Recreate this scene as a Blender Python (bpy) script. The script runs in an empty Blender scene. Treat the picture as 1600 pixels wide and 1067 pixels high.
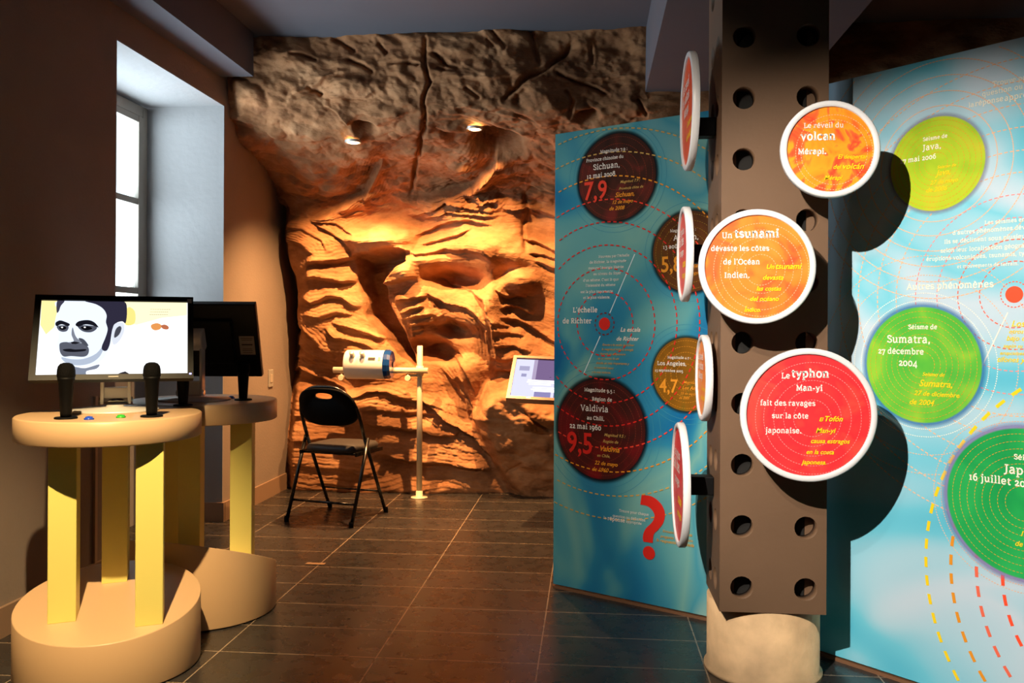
import bpy, bmesh, math, random
import numpy as np
from mathutils import Vector, Matrix
SC = bpy.context.scene
COL = SC.collection
PI = math.pi

# ------------------------------------------------------------------ camera
F = 1350.0                      # focal length in pixels of the 1600 wide frame
EYE = Vector((0.0, 0.0, 1.22))
YAW = math.atan(120 / F)
HOR = 515.0                     # image row of the horizon
CAMROT = (Matrix.Rotation(YAW, 3, 'Z') @ Matrix.Rotation(PI / 2, 3, 'X') @ Matrix.Rotation(0.005, 3, 'Z'))
cam_d = bpy.data.cameras.new('camera')
cam_d.sensor_width = 36.0
cam_d.lens = 36.0 * F / 1600.0
cam_d.shift_y = -(533.5 - HOR) / 1600.0
cam_d.clip_start = 0.05
cam = bpy.data.objects.new('camera', cam_d)
COL.objects.link(cam)
M4 = CAMROT.to_4x4()
M4.translation = EYE
cam.matrix_world = M4
SC.camera = cam

# ------------------------------------------------------------------ world, exposure
SC.view_settings.view_transform = 'Standard'
SC.view_settings.look = 'None'
SC.view_settings.gamma = 1.0
SC.view_settings.use_curve_mapping = False
SC.view_settings.exposure = 0.0
SC.cycles.use_denoising = True
SC.cycles.max_bounces = 8
SC.cycles.sample_clamp_indirect = 6.0
w = bpy.data.worlds.new('sky')
SC.world = w
w.use_nodes = True
bg = w.node_tree.nodes['Background']
wt_ = w.node_tree
tcw = wt_.nodes.new('ShaderNodeTexCoord')
sxw = wt_.nodes.new('ShaderNodeSeparateXYZ')
mrw = wt_.nodes.new('ShaderNodeMapRange')
mrw.inputs['From Min'].default_value = -0.15
mrw.inputs['From Max'].default_value = 0.15
mrw.inputs['To Min'].default_value = 22.0      # sunlit courtyard below the horizon
mrw.inputs['To Max'].default_value = 1.8       # sky
wt_.links.new(tcw.outputs['Generated'], sxw.inputs[0])
wt_.links.new(sxw.outputs['Z'], mrw.inputs['Value'])
wt_.links.new(mrw.outputs['Result'], bg.inputs['Strength'])
bg.inputs['Color'].default_value = (0.80, 0.90, 1.0, 1)

# ------------------------------------------------------------------ lamps of the room, plus an added fill
def aim(o, target):
    d = Vector(target) - o.location
    o.rotation_euler = d.to_track_quat('-Z', 'Y').to_euler()

def spot(name, loc, target, power, color, angle, blend, radius=0.03):
    l = bpy.data.lights.new(name, 'SPOT')
    l.energy = power
    l.color = color
    l.spot_size = math.radians(angle)
    l.spot_blend = blend
    l.shadow_soft_size = radius
    o = bpy.data.objects.new(name, l)
    o.location = loc
    COL.objects.link(o)
    aim(o, target)
    return o

def area(name, loc, target, sx, sy, power, color):
    l = bpy.data.lights.new(name, 'AREA')
    l.shape = 'RECTANGLE'
    l.size = sx
    l.size_y = sy
    l.energy = power
    l.color = color
    o = bpy.data.objects.new(name, l)
    o.location = loc
    COL.objects.link(o)
    aim(o, target)
    return o

# track lamps under the ceiling, behind and above the visitor
spot('track_lamp_panels', (-1.05, -0.05, 2.62), (1.12, 3.05, 0.92), 940, (1.0, 0.89, 0.76), 36, 0.75, 0.012)
spot('track_lamp_kiosk', (-1.0, 1.15, 2.95), (-1.74, 2.75, 0.5), 900, (1.0, 0.71, 0.36), 33, 0.85, 0.02)
spot('track_lamp_screen', (-1.0, 0.2, 2.8), (0.15, 4.0, 0.9), 290, (1.0, 0.86, 0.70), 40, 0.8, 0.03)
area('ambient_fill', (0.6, -1.2, 2.98), (0.6, -1.2, 0), 1.6, 0.6, 8, (1.0, 0.84, 0.70))  # added soft fill to lift the ambient level, unseen behind the camera
ptl = bpy.data.lights.new('window_portal', 'AREA')
ptl.shape = 'RECTANGLE'
ptl.size = 1.2
ptl.size_y = 1.5
ptl.cycles.is_portal = True
pto = bpy.data.objects.new('window_portal', ptl)
pto.location = (-2.96, 4.65, 1.83)
COL.objects.link(pto)
aim(pto, (0, 4.65, 1.83))

# ------------------------------------------------------------------ pixel <-> world helpers
def ray(px, py):
    return CAMROT @ Vector(((px - 800) / F, -(py - HOR) / F, -1.0))

def on_floor(px, py, z=0.0):
    r = ray(px, py)
    return EYE + r * ((z - EYE.z) / r.z)

def on_x(px, py, X):
    r = ray(px, py)
    return EYE + r * ((X - EYE.x) / r.x)

def on_y(px, py, Y):
    r = ray(px, py)
    return EYE + r * ((Y - EYE.y) / r.y)

def at_depth(px, py, d):
    return EYE + ray(px, py) * d

# ------------------------------------------------------------------ object helpers
def tag(o, label=None, cat=None, group=None, kind=None):
    if label: o['label'] = label
    if cat: o['category'] = cat
    if group: o['group'] = group
    if kind: o['kind'] = kind
    return o

def thing(name, label, cat, loc=(0, 0, 0), rz=0.0, group=None, kind=None):
    o = bpy.data.objects.new(name, None)
    o.empty_display_size = 0.1
    o.location = loc
    o.rotation_euler = (0, 0, rz)
    COL.objects.link(o)
    return tag(o, label, cat, group, kind)

class MB:
    """collects shapes and links them as one mesh object"""
    def __init__(s):
        s.v = []; s.f = []; s.sm = []
    def add(s, vs, fs, smooth=False):
        n = len(s.v)
        s.v.extend([tuple(v) for v in vs])
        for f in fs:
            s.f.append([i + n for i in f]); s.sm.append(smooth)
        return s
    def box(s, c, size, rot=None):
        hx, hy, hz = size[0] / 2, size[1] / 2, size[2] / 2
        vs = [Vector((x, y, z)) for x in (-hx, hx) for y in (-hy, hy) for z in (-hz, hz)]
        if rot is not None: vs = [rot @ v for v in vs]
        c = Vector(c)
        vs = [v + c for v in vs]
        return s.add(vs, [(0, 1, 3, 2), (4, 6, 7, 5), (0, 4, 5, 1), (2, 3, 7, 6), (0, 2, 6, 4), (1, 5, 7, 3)])
    def lathe(s, prof, n=32, mat=None, smooth=True, caps=True):
        """prof: list of (radius, z) around local Z"""
        vs = []; fs = []
        for (r, z) in prof:
            for k in range(n):
                a = 2 * PI * k / n
                vs.append(Vector((r * math.cos(a), r * math.sin(a), z)))
        for i in range(len(prof) - 1):
            for k in range(n):
                k2 = (k + 1) % n
                fs.append((i * n + k, i * n + k2, (i + 1) * n + k2, (i + 1) * n + k))
        if mat is not None: vs = [mat @ v for v in vs]
        s.add(vs, fs, smooth)
        if caps:
            b = len(s.v) - len(vs)
            if prof[0][0] > 1e-6: s.f.append([b + k for k in range(n)][::-1]); s.sm.append(False)
            if prof[-1][0] > 1e-6: s.f.append([b + (len(prof) - 1) * n + k for k in range(n)]); s.sm.append(False)
        return s
    def tube(s, pts, r, n=12, closed=False):
        pts = [Vector(p) for p in pts]
        m = len(pts)
        vs = []; fs = []
        up = None
        for i, p in enumerate(pts):
            if closed: t = pts[(i + 1) % m] - pts[i - 1]
            elif i == 0: t = pts[1] - pts[0]
            elif i == m - 1: t = pts[-1] - pts[-2]
            else: t = (pts[i + 1] - p).normalized() + (p - pts[i - 1]).normalized()
            t.normalize()
            if up is None:
                up = Vector((0, 0, 1)) if abs(t.z) < 0.9 else Vector((0, 1, 0))
            a = (up - t * up.dot(t)).normalized()
            up = a
            b = t.cross(a)
            rr = r[i] if isinstance(r, (list, tuple)) else r
            for k in range(n):
                an = 2 * PI * k / n
                vs.append(p + a * (rr * math.cos(an)) + b * (rr * math.sin(an)))
        rng = m if closed else m - 1
        for i in range(rng):
            j = (i + 1) % m
            for k in range(n):
                k2 = (k + 1) % n
                fs.append((i * n + k, i * n + k2, j * n + k2, j * n + k))
        base = len(s.v)
        s.add(vs, fs, True)
        if not closed:
            s.f.append([base + k for k in range(n)][::-1]); s.sm.append(False)
            s.f.append([base + (m - 1) * n + k for k in range(n)]); s.sm.append(False)
        return s
    def prism(s, poly, h, mat=None, z0=0.0):
        n = len(poly)
        vs = [Vector((x, y, z0)) for x, y in poly] + [Vector((x, y, z0 + h)) for x, y in poly]
        fs = [list(range(n))[::-1], list(range(n, 2 * n))] + [(i, (i + 1) % n, n + (i + 1) % n, n + i) for i in range(n)]
        if mat is not None: vs = [mat @ v for v in vs]
        return s.add(vs, fs)
    def poly(s, pts):
        return s.add(pts, [list(range(len(pts)))])
    def build(s, name, m, parent=None, bevel=0.0, seg=2, auto=True):
        me = bpy.data.meshes.new(name)
        me.from_pydata(s.v, [], s.f)
        for i, p in enumerate(me.polygons): p.use_smooth = s.sm[i]
        bm = bmesh.new(); bm.from_mesh(me)
        bmesh.ops.remove_doubles(bm, verts=bm.verts, dist=1e-6)
        bmesh.ops.recalc_face_normals(bm, faces=bm.faces)
        if bevel > 0:
            es = [e for e in bm.edges if len(e.link_faces) == 2 and e.calc_face_angle(0) > 0.6]
            bmesh.ops.bevel(bm, geom=es, offset=bevel, segments=seg, profile=0.5, affect='EDGES', clamp_overlap=True)
        bm.to_mesh(me); bm.free()
        me.materials.append(m)
        o = bpy.data.objects.new(name, me)
        COL.objects.link(o)
        if parent is not None: o.parent = parent
        return o

def struct(name, mb, m, parent=None, label=None, cat=None):
    o = mb.build(name, m, parent)
    if parent is None: tag(o, label, cat, None, 'structure')
    return o

# ------------------------------------------------------------------ materials
def lin(c):
    return tuple((x / 255 / 12.92) if x / 255 <= 0.04045 else ((x / 255 + 0.055) / 1.055) ** 2.4 for x in c)

def mat(name, rgb, rough=0.6, metal=0.0, vary=0.0, scale=6.0, bump=0.0, bscale=40.0, spec=0.5, coat=0.0):
    m = bpy.data.materials.new(name)
    m.use_nodes = True
    nt = m.node_tree
    b = nt.nodes['Principled BSDF']
    c = lin(rgb)
    b.inputs['Base Color'].default_value = (*c, 1)
    b.inputs['Roughness'].default_value = rough
    b.inputs['Metallic'].default_value = metal
    b.inputs['Specular IOR Level'].default_value = spec
    b.inputs['Coat Weight'].default_value = coat
    tc = nt.nodes.new('ShaderNodeTexCoord')
    if vary > 0:
        n = nt.nodes.new('ShaderNodeTexNoise')
        n.inputs['Scale'].default_value = scale
        n.inputs['Detail'].default_value = 6
        nt.links.new(tc.outputs['Object'], n.inputs['Vector'])
        r = nt.nodes.new('ShaderNodeValToRGB')
        r.color_ramp.elements[0].position = 0.3
        r.color_ramp.elements[1].position = 0.7
        r.color_ramp.elements[0].color = (*[x * (1 - vary) for x in c], 1)
        r.color_ramp.elements[1].color = (*[min(1, x * (1 + vary)) for x in c], 1)
        nt.links.new(n.outputs['Fac'], r.inputs['Fac'])
        nt.links.new(r.outputs['Color'], b.inputs['Base Color'])
    if bump > 0:
        n2 = nt.nodes.new('ShaderNodeTexNoise')
        n2.inputs['Scale'].default_value = bscale
        n2.inputs['Detail'].default_value = 5
        nt.links.new(tc.outputs['Object'], n2.inputs['Vector'])
        bp = nt.nodes.new('ShaderNodeBump')
        bp.inputs['Strength'].default_value = bump
        bp.inputs['Distance'].default_value = 0.01
        nt.links.new(n2.outputs['Fac'], bp.inputs['Height'])
        nt.links.new(bp.outputs['Normal'], b.inputs['Normal'])
    return m

def emit(name, rgb, strength):
    m = bpy.data.materials.new(name)
    m.use_nodes = True
    nt = m.node_tree
    nt.nodes.remove(nt.nodes['Principled BSDF'])
    e = nt.nodes.new('ShaderNodeEmission')
    e.inputs['Color'].default_value = (*lin(rgb), 1)
    e.inputs['Strength'].default_value = strength
    nt.links.new(e.outputs['Emission'], nt.nodes['Material Output'].inputs['Surface'])
    return m

def swirl(name, stops, scale, distort=2.0, rough=0.35, stretch=(1, 1, 1), detail=3):
    """cloudy printed picture: warped noise through a colour ramp"""
    m = bpy.data.materials.new(name)
    m.use_nodes = True
    nt = m.node_tree
    b = nt.nodes['Principled BSDF']
    b.inputs['Roughness'].default_value = rough
    b.inputs['Specular IOR Level'].default_value = 0.3
    tc = nt.nodes.new('ShaderNodeTexCoord')
    mp = nt.nodes.new('ShaderNodeMapping')
    mp.inputs['Scale'].default_value = stretch
    nt.links.new(tc.outputs['Object'], mp.inputs['Vector'])
    n = nt.nodes.new('ShaderNodeTexNoise')
    n.inputs['Scale'].default_value = scale
    n.inputs['Detail'].default_value = detail
    n.inputs['Distortion'].default_value = distort
    n.inputs['Roughness'].default_value = 0.45
    nt.links.new(mp.outputs['Vector'], n.inputs['Vector'])
    r = nt.nodes.new('ShaderNodeValToRGB')
    el = r.color_ramp.elements
    while len(el) > 1: el.remove(el[-1])
    for i, (p, c) in enumerate(stops):
        e = el[0] if i == 0 else el.new(p)
        e.position = p
        e.color = (*lin(c), 1)
    nt.links.new(n.outputs['Fac'], r.inputs['Fac'])
    nt.links.new(r.outputs['Color'], b.inputs['Base Color'])
    return m

MT = {}
MT['wall'] = mat('plaster_taupe', (134, 120, 110), 0.85, vary=0.06, scale=2.5, bump=0.15, bscale=60)
MT['reveal'] = mat('plaster_pale', (140, 138, 138), 0.85, vary=0.04, scale=3, bump=0.25, bscale=25)
MT['base'] = mat('skirting_paint', (140, 114, 94), 0.55)
MT['ceil'] = mat('ceiling_grey', (96, 96, 104), 0.9, vary=0.05, scale=2)
MT['dark'] = mat('dark_wall', (70, 52, 42), 0.9, vary=0.15, scale=3)
MT['beige'] = mat('beige_lacquer', (200, 166, 128), 0.36, vary=0.02, scale=2)
MT['lime'] = mat('lime_yellow_lacquer', (224, 214, 122), 0.4)
MT['black'] = mat('black_plastic', (4, 4, 5), 0.6, spec=0.15)
MT['bezel'] = mat('black_bezel', (9, 9, 10), 0.45, spec=0.2)
MT['mesh'] = mat('black_grille', (4, 4, 5), 0.7, spec=0.12, bump=0.5, bscale=400)
MT['silver'] = mat('brushed_silver', (214, 210, 204), 0.4, metal=0.3)
MT['chrome'] = mat('satin_chrome', (210, 208, 205), 0.22, metal=1.0)
MT['tube'] = mat('black_lacquer_tube', (10, 10, 12), 0.25)
MT['vinyl'] = mat('black_vinyl', (6, 6, 7), 0.75, spec=0.12, bump=0.1, bscale=120)
MT['seat'] = mat('charcoal_vinyl', (44, 42, 42), 0.55, bump=0.1, bscale=120)
MT['ivory'] = mat('ivory_paint', (226, 214, 186), 0.45)
MT['white'] = mat('white_enamel', (232, 232, 230), 0.3)
MT['blue_cap'] = mat('blue_plastic_cap', (22, 62, 128), 0.15, coat=0.6)
MT['column'] = mat('brown_board', (104, 78, 56), 0.62, vary=0.06, scale=5, bump=0.06, bscale=60)
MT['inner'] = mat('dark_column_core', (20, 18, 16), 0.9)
MT['concrete'] = mat('worn_concrete', (214, 178, 134), 0.75, vary=0.22, scale=9, bump=0.35, bscale=30)
MT['rim'] = mat('white_disc_rim', (226, 226, 228), 0.4)
MT['plate'] = mat('grey_plate', (150, 146, 140), 0.5)
MT['wood'] = mat('brown_wood_strip', (120, 84, 58), 0.6)
MT['frame'] = mat('window_frame_paint', (150, 140, 128), 0.5)
MT['sticker'] = mat('paper_sticker', (168, 156, 142), 0.7)
MT['ink'] = mat('dark_ink', (50, 46, 44), 0.7)
def ink(name, rgb): 
    return mat(name, rgb, 0.55, spec=0.2)
INK = {
 'white': ink('print_white', (240, 236, 228)), 'cream': ink('print_cream', (250, 244, 226)),
 'orange': ink('print_orange', (232, 150, 40)), 'yellow': ink('print_yellow', (248, 214, 30)),
 'red': ink('print_red', (214, 40, 30)), 'rust': ink('print_rust', (150, 62, 40)), 'coral': ink('print_coral', (240, 110, 84)),
 'peach': ink('print_peach', (244, 190, 150)), 'pink': ink('print_pink', (240, 150, 150)), 'maroon': ink('print_maroon', (120, 34, 34)),
 'sand': ink('print_sand', (206, 166, 90)), 'scarlet': ink('print_scarlet', (232, 66, 44)), 'olive': ink('print_olive', (170, 140, 40)),
 'vermilion': ink('print_vermilion', (255, 84, 50)), 'teal': ink('print_teal_line', (120, 190, 200)), 'paleblue': ink('print_pale_line', (214, 236, 244)),
}
# ------------------------------------------------------------------ room shell
XL, XR, YB, YF, ZC = -2.30, 3.20, 6.90, -2.60, 3.06
WX = -2.84                                   # plane of the window in its niche
W0, W1, WT = 4.02, 5.28, 2.63                # niche: near side, far side, top

def floor_mat():
    m = mat('slate_tiles', (50, 46, 44), 0.34)
    nt = m.node_tree
    b = nt.nodes['Principled BSDF']
    tc = nt.nodes.new('ShaderNodeTexCoord')
    mp = nt.nodes.new('ShaderNodeMapping')
    p = on_floor(564, 1065); q = on_floor(848, 1037)
    mp.inputs['Location'].default_value = (-p.x + 0.002, -q.y + 0.002, 0)
    nt.links.new(tc.outputs['Object'], mp.inputs['Vector'])
    br = nt.nodes.new('ShaderNodeTexBrick')
    br.offset = 0.0
    br.inputs['Scale'].default_value = 1.0
    br.inputs['Brick Width'].default_value = 0.603
    br.inputs['Row Height'].default_value = 0.2935
    br.inputs['Mortar Size'].default_value = 0.0028
    br.inputs['Mortar Smooth'].default_value = 0.2
    br.inputs['Color1'].default_value = (*lin((52, 49, 48)), 1)
    br.inputs['Color2'].default_value = (*lin((42, 40, 39)), 1)
    br.inputs['Mortar'].default_value = (*lin((150, 132, 112)), 1)
    nt.links.new(mp.outputs['Vector'], br.inputs['Vector'])
    n = nt.nodes.new('ShaderNodeTexNoise')
    n.inputs['Scale'].default_value = 14
    n.inputs['Detail'].default_value = 8
    nt.links.new(tc.outputs['Object'], n.inputs['Vector'])
    mx = nt.nodes.new('ShaderNodeMix')
    mx.data_type = 'RGBA'; mx.blend_type = 'OVERLAY'
    mx.inputs['Factor'].default_value = 0.55
    nt.links.new(br.outputs['Color'], mx.inputs['A'])
    nt.links.new(n.outputs['Fac'], mx.inputs['B'])
    nt.links.new(mx.outputs['Result'], b.inputs['Base Color'])
    mr = nt.nodes.new('ShaderNodeMapRange')
    mr.inputs['To Min'].default_value = 0.20
    mr.inputs['To Max'].default_value = 0.36
    nt.links.new(n.outputs['Fac'], mr.inputs['Value'])
    nt.links.new(mr.outputs['Result'], b.inputs['Roughness'])
    bp = nt.nodes.new('ShaderNodeBump')
    bp.inputs['Strength'].default_value = 0.10
    bp.inputs['Distance'].default_value = 0.003
    sub = nt.nodes.new('ShaderNodeMath'); sub.operation = 'SUBTRACT'
    nt.links.new(n.outputs['Fac'], sub.inputs[0]); nt.links.new(br.outputs['Fac'], sub.inputs[1])
    nt.links.new(sub.outputs[0], bp.inputs['Height'])
    nt.links.new(bp.outputs['Normal'], b.inputs['Normal'])
    return m

t = 0.12
struct('floor', MB().box(((XL + XR) / 2 - 0.3, (YB + YF) / 2, -0.05), (XR - XL + 1.0, YB - YF + 0.4, 0.1)), floor_mat(), label='dark slate tile floor with thin pale joints', cat='floor')
struct('ceiling', MB().box(((XL + XR) / 2 - 0.3, (YB + YF) / 2, ZC + 0.05), (XR - XL + 1.0, YB - YF + 0.4, 0.1)), MT['ceil'], label='grey flat ceiling above the rock wall', cat='ceiling')
# left wall with the deep window niche, all its faces in one shell
wl = MB()
wl.box((XL - 0.29, (YF + W0) / 2, ZC / 2), (0.58, W0 - YF, ZC))
wl.box((XL - 0.29, (W1 + YB + 0.1) / 2, ZC / 2), (0.58, YB + 0.1 - W1, ZC))
struct('wall_left', wl, MT['wall'], label='taupe plaster wall on the left', cat='wall')
struct('trim_1', MB().box((XL - 0.29, (W0 + W1) / 2, (WT + ZC) / 2), (0.58, W1 - W0, ZC - WT)), MT['wall'], label='taupe wall band above the window niche', cat='wall')
rv = MB()
rv.box((XL - 0.285, W1 - 0.004, WT / 2), (0.57, 0.008, WT))           # far reveal
rv.box((XL - 0.285, W0 + 0.004, WT / 2), (0.57, 0.008, WT))           # near reveal
rv.box((XL - 0.285, (W0 + W1) / 2, WT - 0.004), (0.57, W1 - W0 - 0.016, 0.008))
struct('trim_2', rv, MT['reveal'], label='pale grey plaster lining of the deep window niche', cat='window niche')
struct('wall_right', MB().box((XR + 0.05, (YB + YF) / 2, ZC / 2), (0.1, YB - YF + 0.2, ZC)), MT['dark'], label='dark wall on the right', cat='wall')
struct('wall_front', MB().box(((XL + XR) / 2, YF - 0.05, ZC / 2), (XR - XL + 0.2, 0.1, ZC)), MT['wall'], label='plaster wall behind the visitor', cat='wall')
struct('wall_back', MB().box(((XL + XR) / 2, YB + 0.05, ZC / 2), (XR - XL + 1.4, 0.1, ZC)), MT['dark'], label='plain wall behind the artificial rock', cat='wall')
# beams under the ceiling
struct('trim_3', MB().box((XL + 0.105, (YF + 5.22) / 2, (2.79 + ZC) / 2), (0.21, 5.22 - YF, ZC - 2.79)), MT['ceil'], label='grey boxed beam along the left wall', cat='beam')
pr = on_y(1006, 138, 5.5)
struct('trim_4', MB().box((pr.x + 0.45, (YF + 5.6) / 2, (2.68 + ZC) / 2), (0.9, 5.6 - YF, ZC - 2.68)), MT['ceil'], label='wide grey boxed beam behind the brown column', cat='beam')
# skirting boards
sk = MB()
sk.box((XL + 0.008, (YF + W0) / 2, 0.06), (0.016, W0 - YF, 0.12))
sk.box((XL + 0.008, (W1 + 6.4) / 2, 0.06), (0.016, 6.4 - W1, 0.12))
sk.box((XL - 0.23, W1 - 0.012, 0.06), (0.49, 0.016, 0.12))
struct('baseboard_left', sk, MT['base'], label='painted skirting along the left wall', cat='skirting')

# window: two leaves of four panes in a painted frame
win = thing('window_1', 'bright white window with painted bars deep in its niche', 'window', (WX, (W0 + W1) / 2, 0), kind='structure')
hw = (W1 - W0) / 2 - 0.012
fr = MB()
for sy in (-1, 1): fr.box((0, sy * (hw - 0.03), 1.845), (0.08, 0.06, 1.53))
fr.box((0, 0, 2.575), (0.08, 2 * hw - 0.12, 0.07)); fr.box((0, 0, 1.10), (0.08, 2 * hw - 0.12, 0.04))
fr.build('window_frame', MT['frame'], win, 0.006)
MB().box((-0.0, 0, 0.54), (0.09, 2 * hw, 1.08)).build('parapet', MT['reveal'], win)
gl = bpy.data.materials.new('window_glass'); gl.use_nodes = True
nt = gl.node_tree; nt.nodes.remove(nt.nodes['Principled BSDF'])
tr = nt.nodes.new('ShaderNodeBsdfTransparent'); tr.inputs['Color'].default_value = (0.95, 0.99, 0.99, 1)
gs = nt.nodes.new('ShaderNodeBsdfGlossy'); gs.inputs['Roughness'].default_value = 0.02
mxs = nt.nodes.new('ShaderNodeMixShader'); mxs.inputs['Fac'].default_value = 0.05
nt.links.new(tr.outputs[0], mxs.inputs[1]); nt.links.new(gs.outputs[0], mxs.inputs[2])
nt.links.new(mxs.outputs[0], nt.nodes['Material Output'].inputs['Surface'])
lw = hw - 0.06
for sy in (-1, 1):
    c = sy * lw / 2
    s_ = MB()
    for q in (-1, 1): s_.box((0.02, c + q * (lw / 2 - 0.0275), 1.83), (0.05, 0.055, 1.42))
    for z in (1.14, 1.45, 2.005, 2.52): s_.box((0.02, c, z), (0.045, lw - 0.11, 0.04))
    so = s_.build('sash', MT['frame'], win, 0.004)
    for k, (z0, z1) in enumerate(((1.16, 1.43), (1.47, 1.985), (2.025, 2.50))):
        MB().box((0.02, c, (z0 + z1) / 2), (0.006, lw - 0.112, z1 - z0)).build('pane', gl, so)

# ------------------------------------------------------------------ artificial rock wall
def vnoise(x, y, seed):
    rs = np.random.RandomState(seed)
    G = rs.rand(257, 257)
    xi = np.floor(x).astype(int); yi = np.floor(y).astype(int)
    fx = x - xi; fy = y - yi
    fx = fx * fx * fx * (fx * (fx * 6 - 15) + 10); fy = fy * fy * fy * (fy * (fy * 6 - 15) + 10)
    a = G[xi % 256, yi % 256]; b = G[(xi + 1) % 256, yi % 256]
    c = G[xi % 256, (yi + 1) % 256]; d = G[(xi + 1) % 256, (yi + 1) % 256]
    return (a * (1 - fx) + b * fx) * (1 - fy) + (c * (1 - fx) + d * fx) * fy - 0.5

def fbm(x, y, seed, octv=5, gain=0.5):
    o = np.zeros_like(x); a = 1.0
    for k in range(octv):
        o += a * vnoise(x * 2 ** k + 17.3 * k, y * 2 ** k + 9.1 * k, seed + k); a *= gain
    return o

def smooth(x, a, b):
    t_ = np.clip((x - a) / (b - a), 0, 1)
    return t_ * t_ * (3 - 2 * t_)

PROF = [(6.42, -0.03), (6.42, 1.2), (6.41, 1.9), (6.36, 2.12), (6.22, 2.30), (6.0, 2.40), (5.75, 2.455), (5.52, 2.50), (5.38, 2.58), (5.33, 2.72), (5.32, 2.9), (5.30, 3.09)]
pp = np.array(PROF)
sl = np.concatenate([[0], np.cumsum(np.hypot(np.diff(pp[:, 0]), np.diff(pp[:, 1])))])
ss = np.linspace(0, sl[-1], 560)
py_ = np.interp(ss, sl, pp[:, 0]); pz_ = np.interp(ss, sl, pp[:, 1])
ker = np.hanning(41); ker /= ker.sum()
def sm1(a):
    e = np.concatenate([2 * a[0] - a[20:0:-1], a, 2 * a[-1] - a[-2:-22:-1]])
    return np.convolve(e, ker, 'valid')
py_ = sm1(py_); pz_ = sm1(pz_)
dy = np.gradient(py_); dz = np.gradient(pz_)
L = np.hypot(dy, dz); ny_ = -dz / L; nz_ = dy / L          # normal towards the room
xs = np.concatenate([np.arange(XL - 0.02, 0.36, 0.0068), np.arange(0.36, XR + 0.03, 0.04)])
XX, SS = np.meshgrid(xs, ss)
YY = np.repeat(py_[:, None], len(xs), 1); ZZ = np.repeat(pz_[:, None], len(xs), 1)
NY = np.repeat(ny_[:, None], len(xs), 1); NZ = np.repeat(nz_[:, None], len(xs), 1)
Ri = np.array(CAMROT.transposed())
P = np.stack([XX, YY, ZZ - EYE.z], -1) @ Ri.T
U = 800 + F * P[..., 0] / -P[..., 2]; V = HOR - F * P[..., 1] / -P[..., 2]
D = np.zeros_like(XX)
wob = 7 * fbm(XX * 2.2, SS * 2.2, 3, 4)
U2 = U + 5 * fbm(XX * 7, SS * 7, 41, 3); V2 = V + wob * 0.6 + 4 * fbm(XX * 8, SS * 8, 47, 3)

def blob(u, v, ru, rv, amp, ang=0.0, p=2.0):
    """rounded swelling (amp>0) or hollow (amp<0), sizes in rows and columns of the photo"""
    global D
    a = math.radians(ang)
    du = U2 - u; dv = V2 - v
    x = (du * math.cos(a) + dv * math.sin(a)) / ru; y = (-du * math.sin(a) + dv * math.cos(a)) / rv
    r2 = np.sqrt(x * x + y * y)
    D += amp * np.exp(-(r2 ** p))

def sdist(pts):
    """distance to a traced line, signed: positive below it; plus position along it"""
    best = np.full(U.shape, 1e9); sg = np.zeros_like(U); tt = np.zeros_like(U)
    pts = [np.array(p, float) for p in pts]
    tot = sum(np.hypot(*(b - a)) for a, b in zip(pts, pts[1:])); acc = 0
    for a, b in zip(pts, pts[1:]):
        ab = b - a; ln = np.hypot(*ab)
        t_ = np.clip(((U2 - a[0]) * ab[0] + (V2 - a[1]) * ab[1]) / ln ** 2, 0, 1)
        dx = U2 - a[0] - t_ * ab[0]; dy_ = V2 - a[1] - t_ * ab[1]
        d = np.hypot(dx, dy_)
        s_ = np.sign(ab[0] * (V2 - a[1]) - ab[1] * (U2 - a[0]))
        k = d < best
        best = np.where(k, d, best); sg = np.where(k, s_, sg); tt = np.where(k, (acc + t_ * ln) / tot, tt)
        acc += ln
    return best, sg, tt

RIP = 0.0
def ledge(pts, up=0.03, down=0.03, wu=14, wd=12):
    """layer edge: the rock swells towards the line from above and drops back under it"""
    global D
    d, s_, t_ = sdist(pts)
    tp = np.clip(np.minimum(t_, 1 - t_) * 6, 0, 1) ** 0.7
    end = np.exp(-np.clip(d - wu * 3, 0, None) / 4)
    above = up * np.exp(-d / wu); below = -down * (1 - np.exp(-d / 1.6)) * np.exp(-d / wd) + up * np.exp(-d / 1.3)
    D += tp * end * np.where(s_ > 0, below, above)
    if wu > 5 and wd > 5: D += RIP * tp * np.sin(d * s_ * 2 * PI / 5.2 + 1.5 * np.sin(t_ * 9)) * np.exp(-(d / (wu * 1.6)) ** 2)

def crack(pts, depth=0.03, wd=2.2, lip=0.0):
    global D
    d, s_, t_ = sdist(pts)
    tp = np.clip(np.minimum(t_, 1 - t_) * 8, 0, 1)
    D += tp * (-depth * np.exp(-(d / wd) ** 2) + lip * np.exp(-d / 10) * np.where(s_ > 0, 0, 1))

def region(poly, amp, soft=5):
    """raise or sink a traced patch"""
    global D
    inside = np.zeros(U.shape, bool)
    pts = poly
    for (x0, y0), (x1, y1) in zip(pts, pts[1:] + pts[:1]):
        if y0 == y1: continue
        c = (V2 > min(y0, y1)) & (V2 <= max(y0, y1)) & (U2 < x0 + (V2 - y0) * (x1 - x0) / (y1 - y0))
        inside ^= c
    best = np.full(U.shape, 1e9)
    for a, b in zip(pts, pts[1:] + pts[:1]):
        a = np.array(a, float); ab = np.array(b, float) - a
        t_ = np.clip(((U2 - a[0]) * ab[0] + (V2 - a[1]) * ab[1]) / (ab @ ab), 0, 1)
        best = np.minimum(best, np.hypot(U2 - a[0] - t_ * ab[0], V2 - a[1] - t_ * ab[1]))
    D += amp * smooth(np.where(inside, best, -best), -soft * 0.5, soft)

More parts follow.
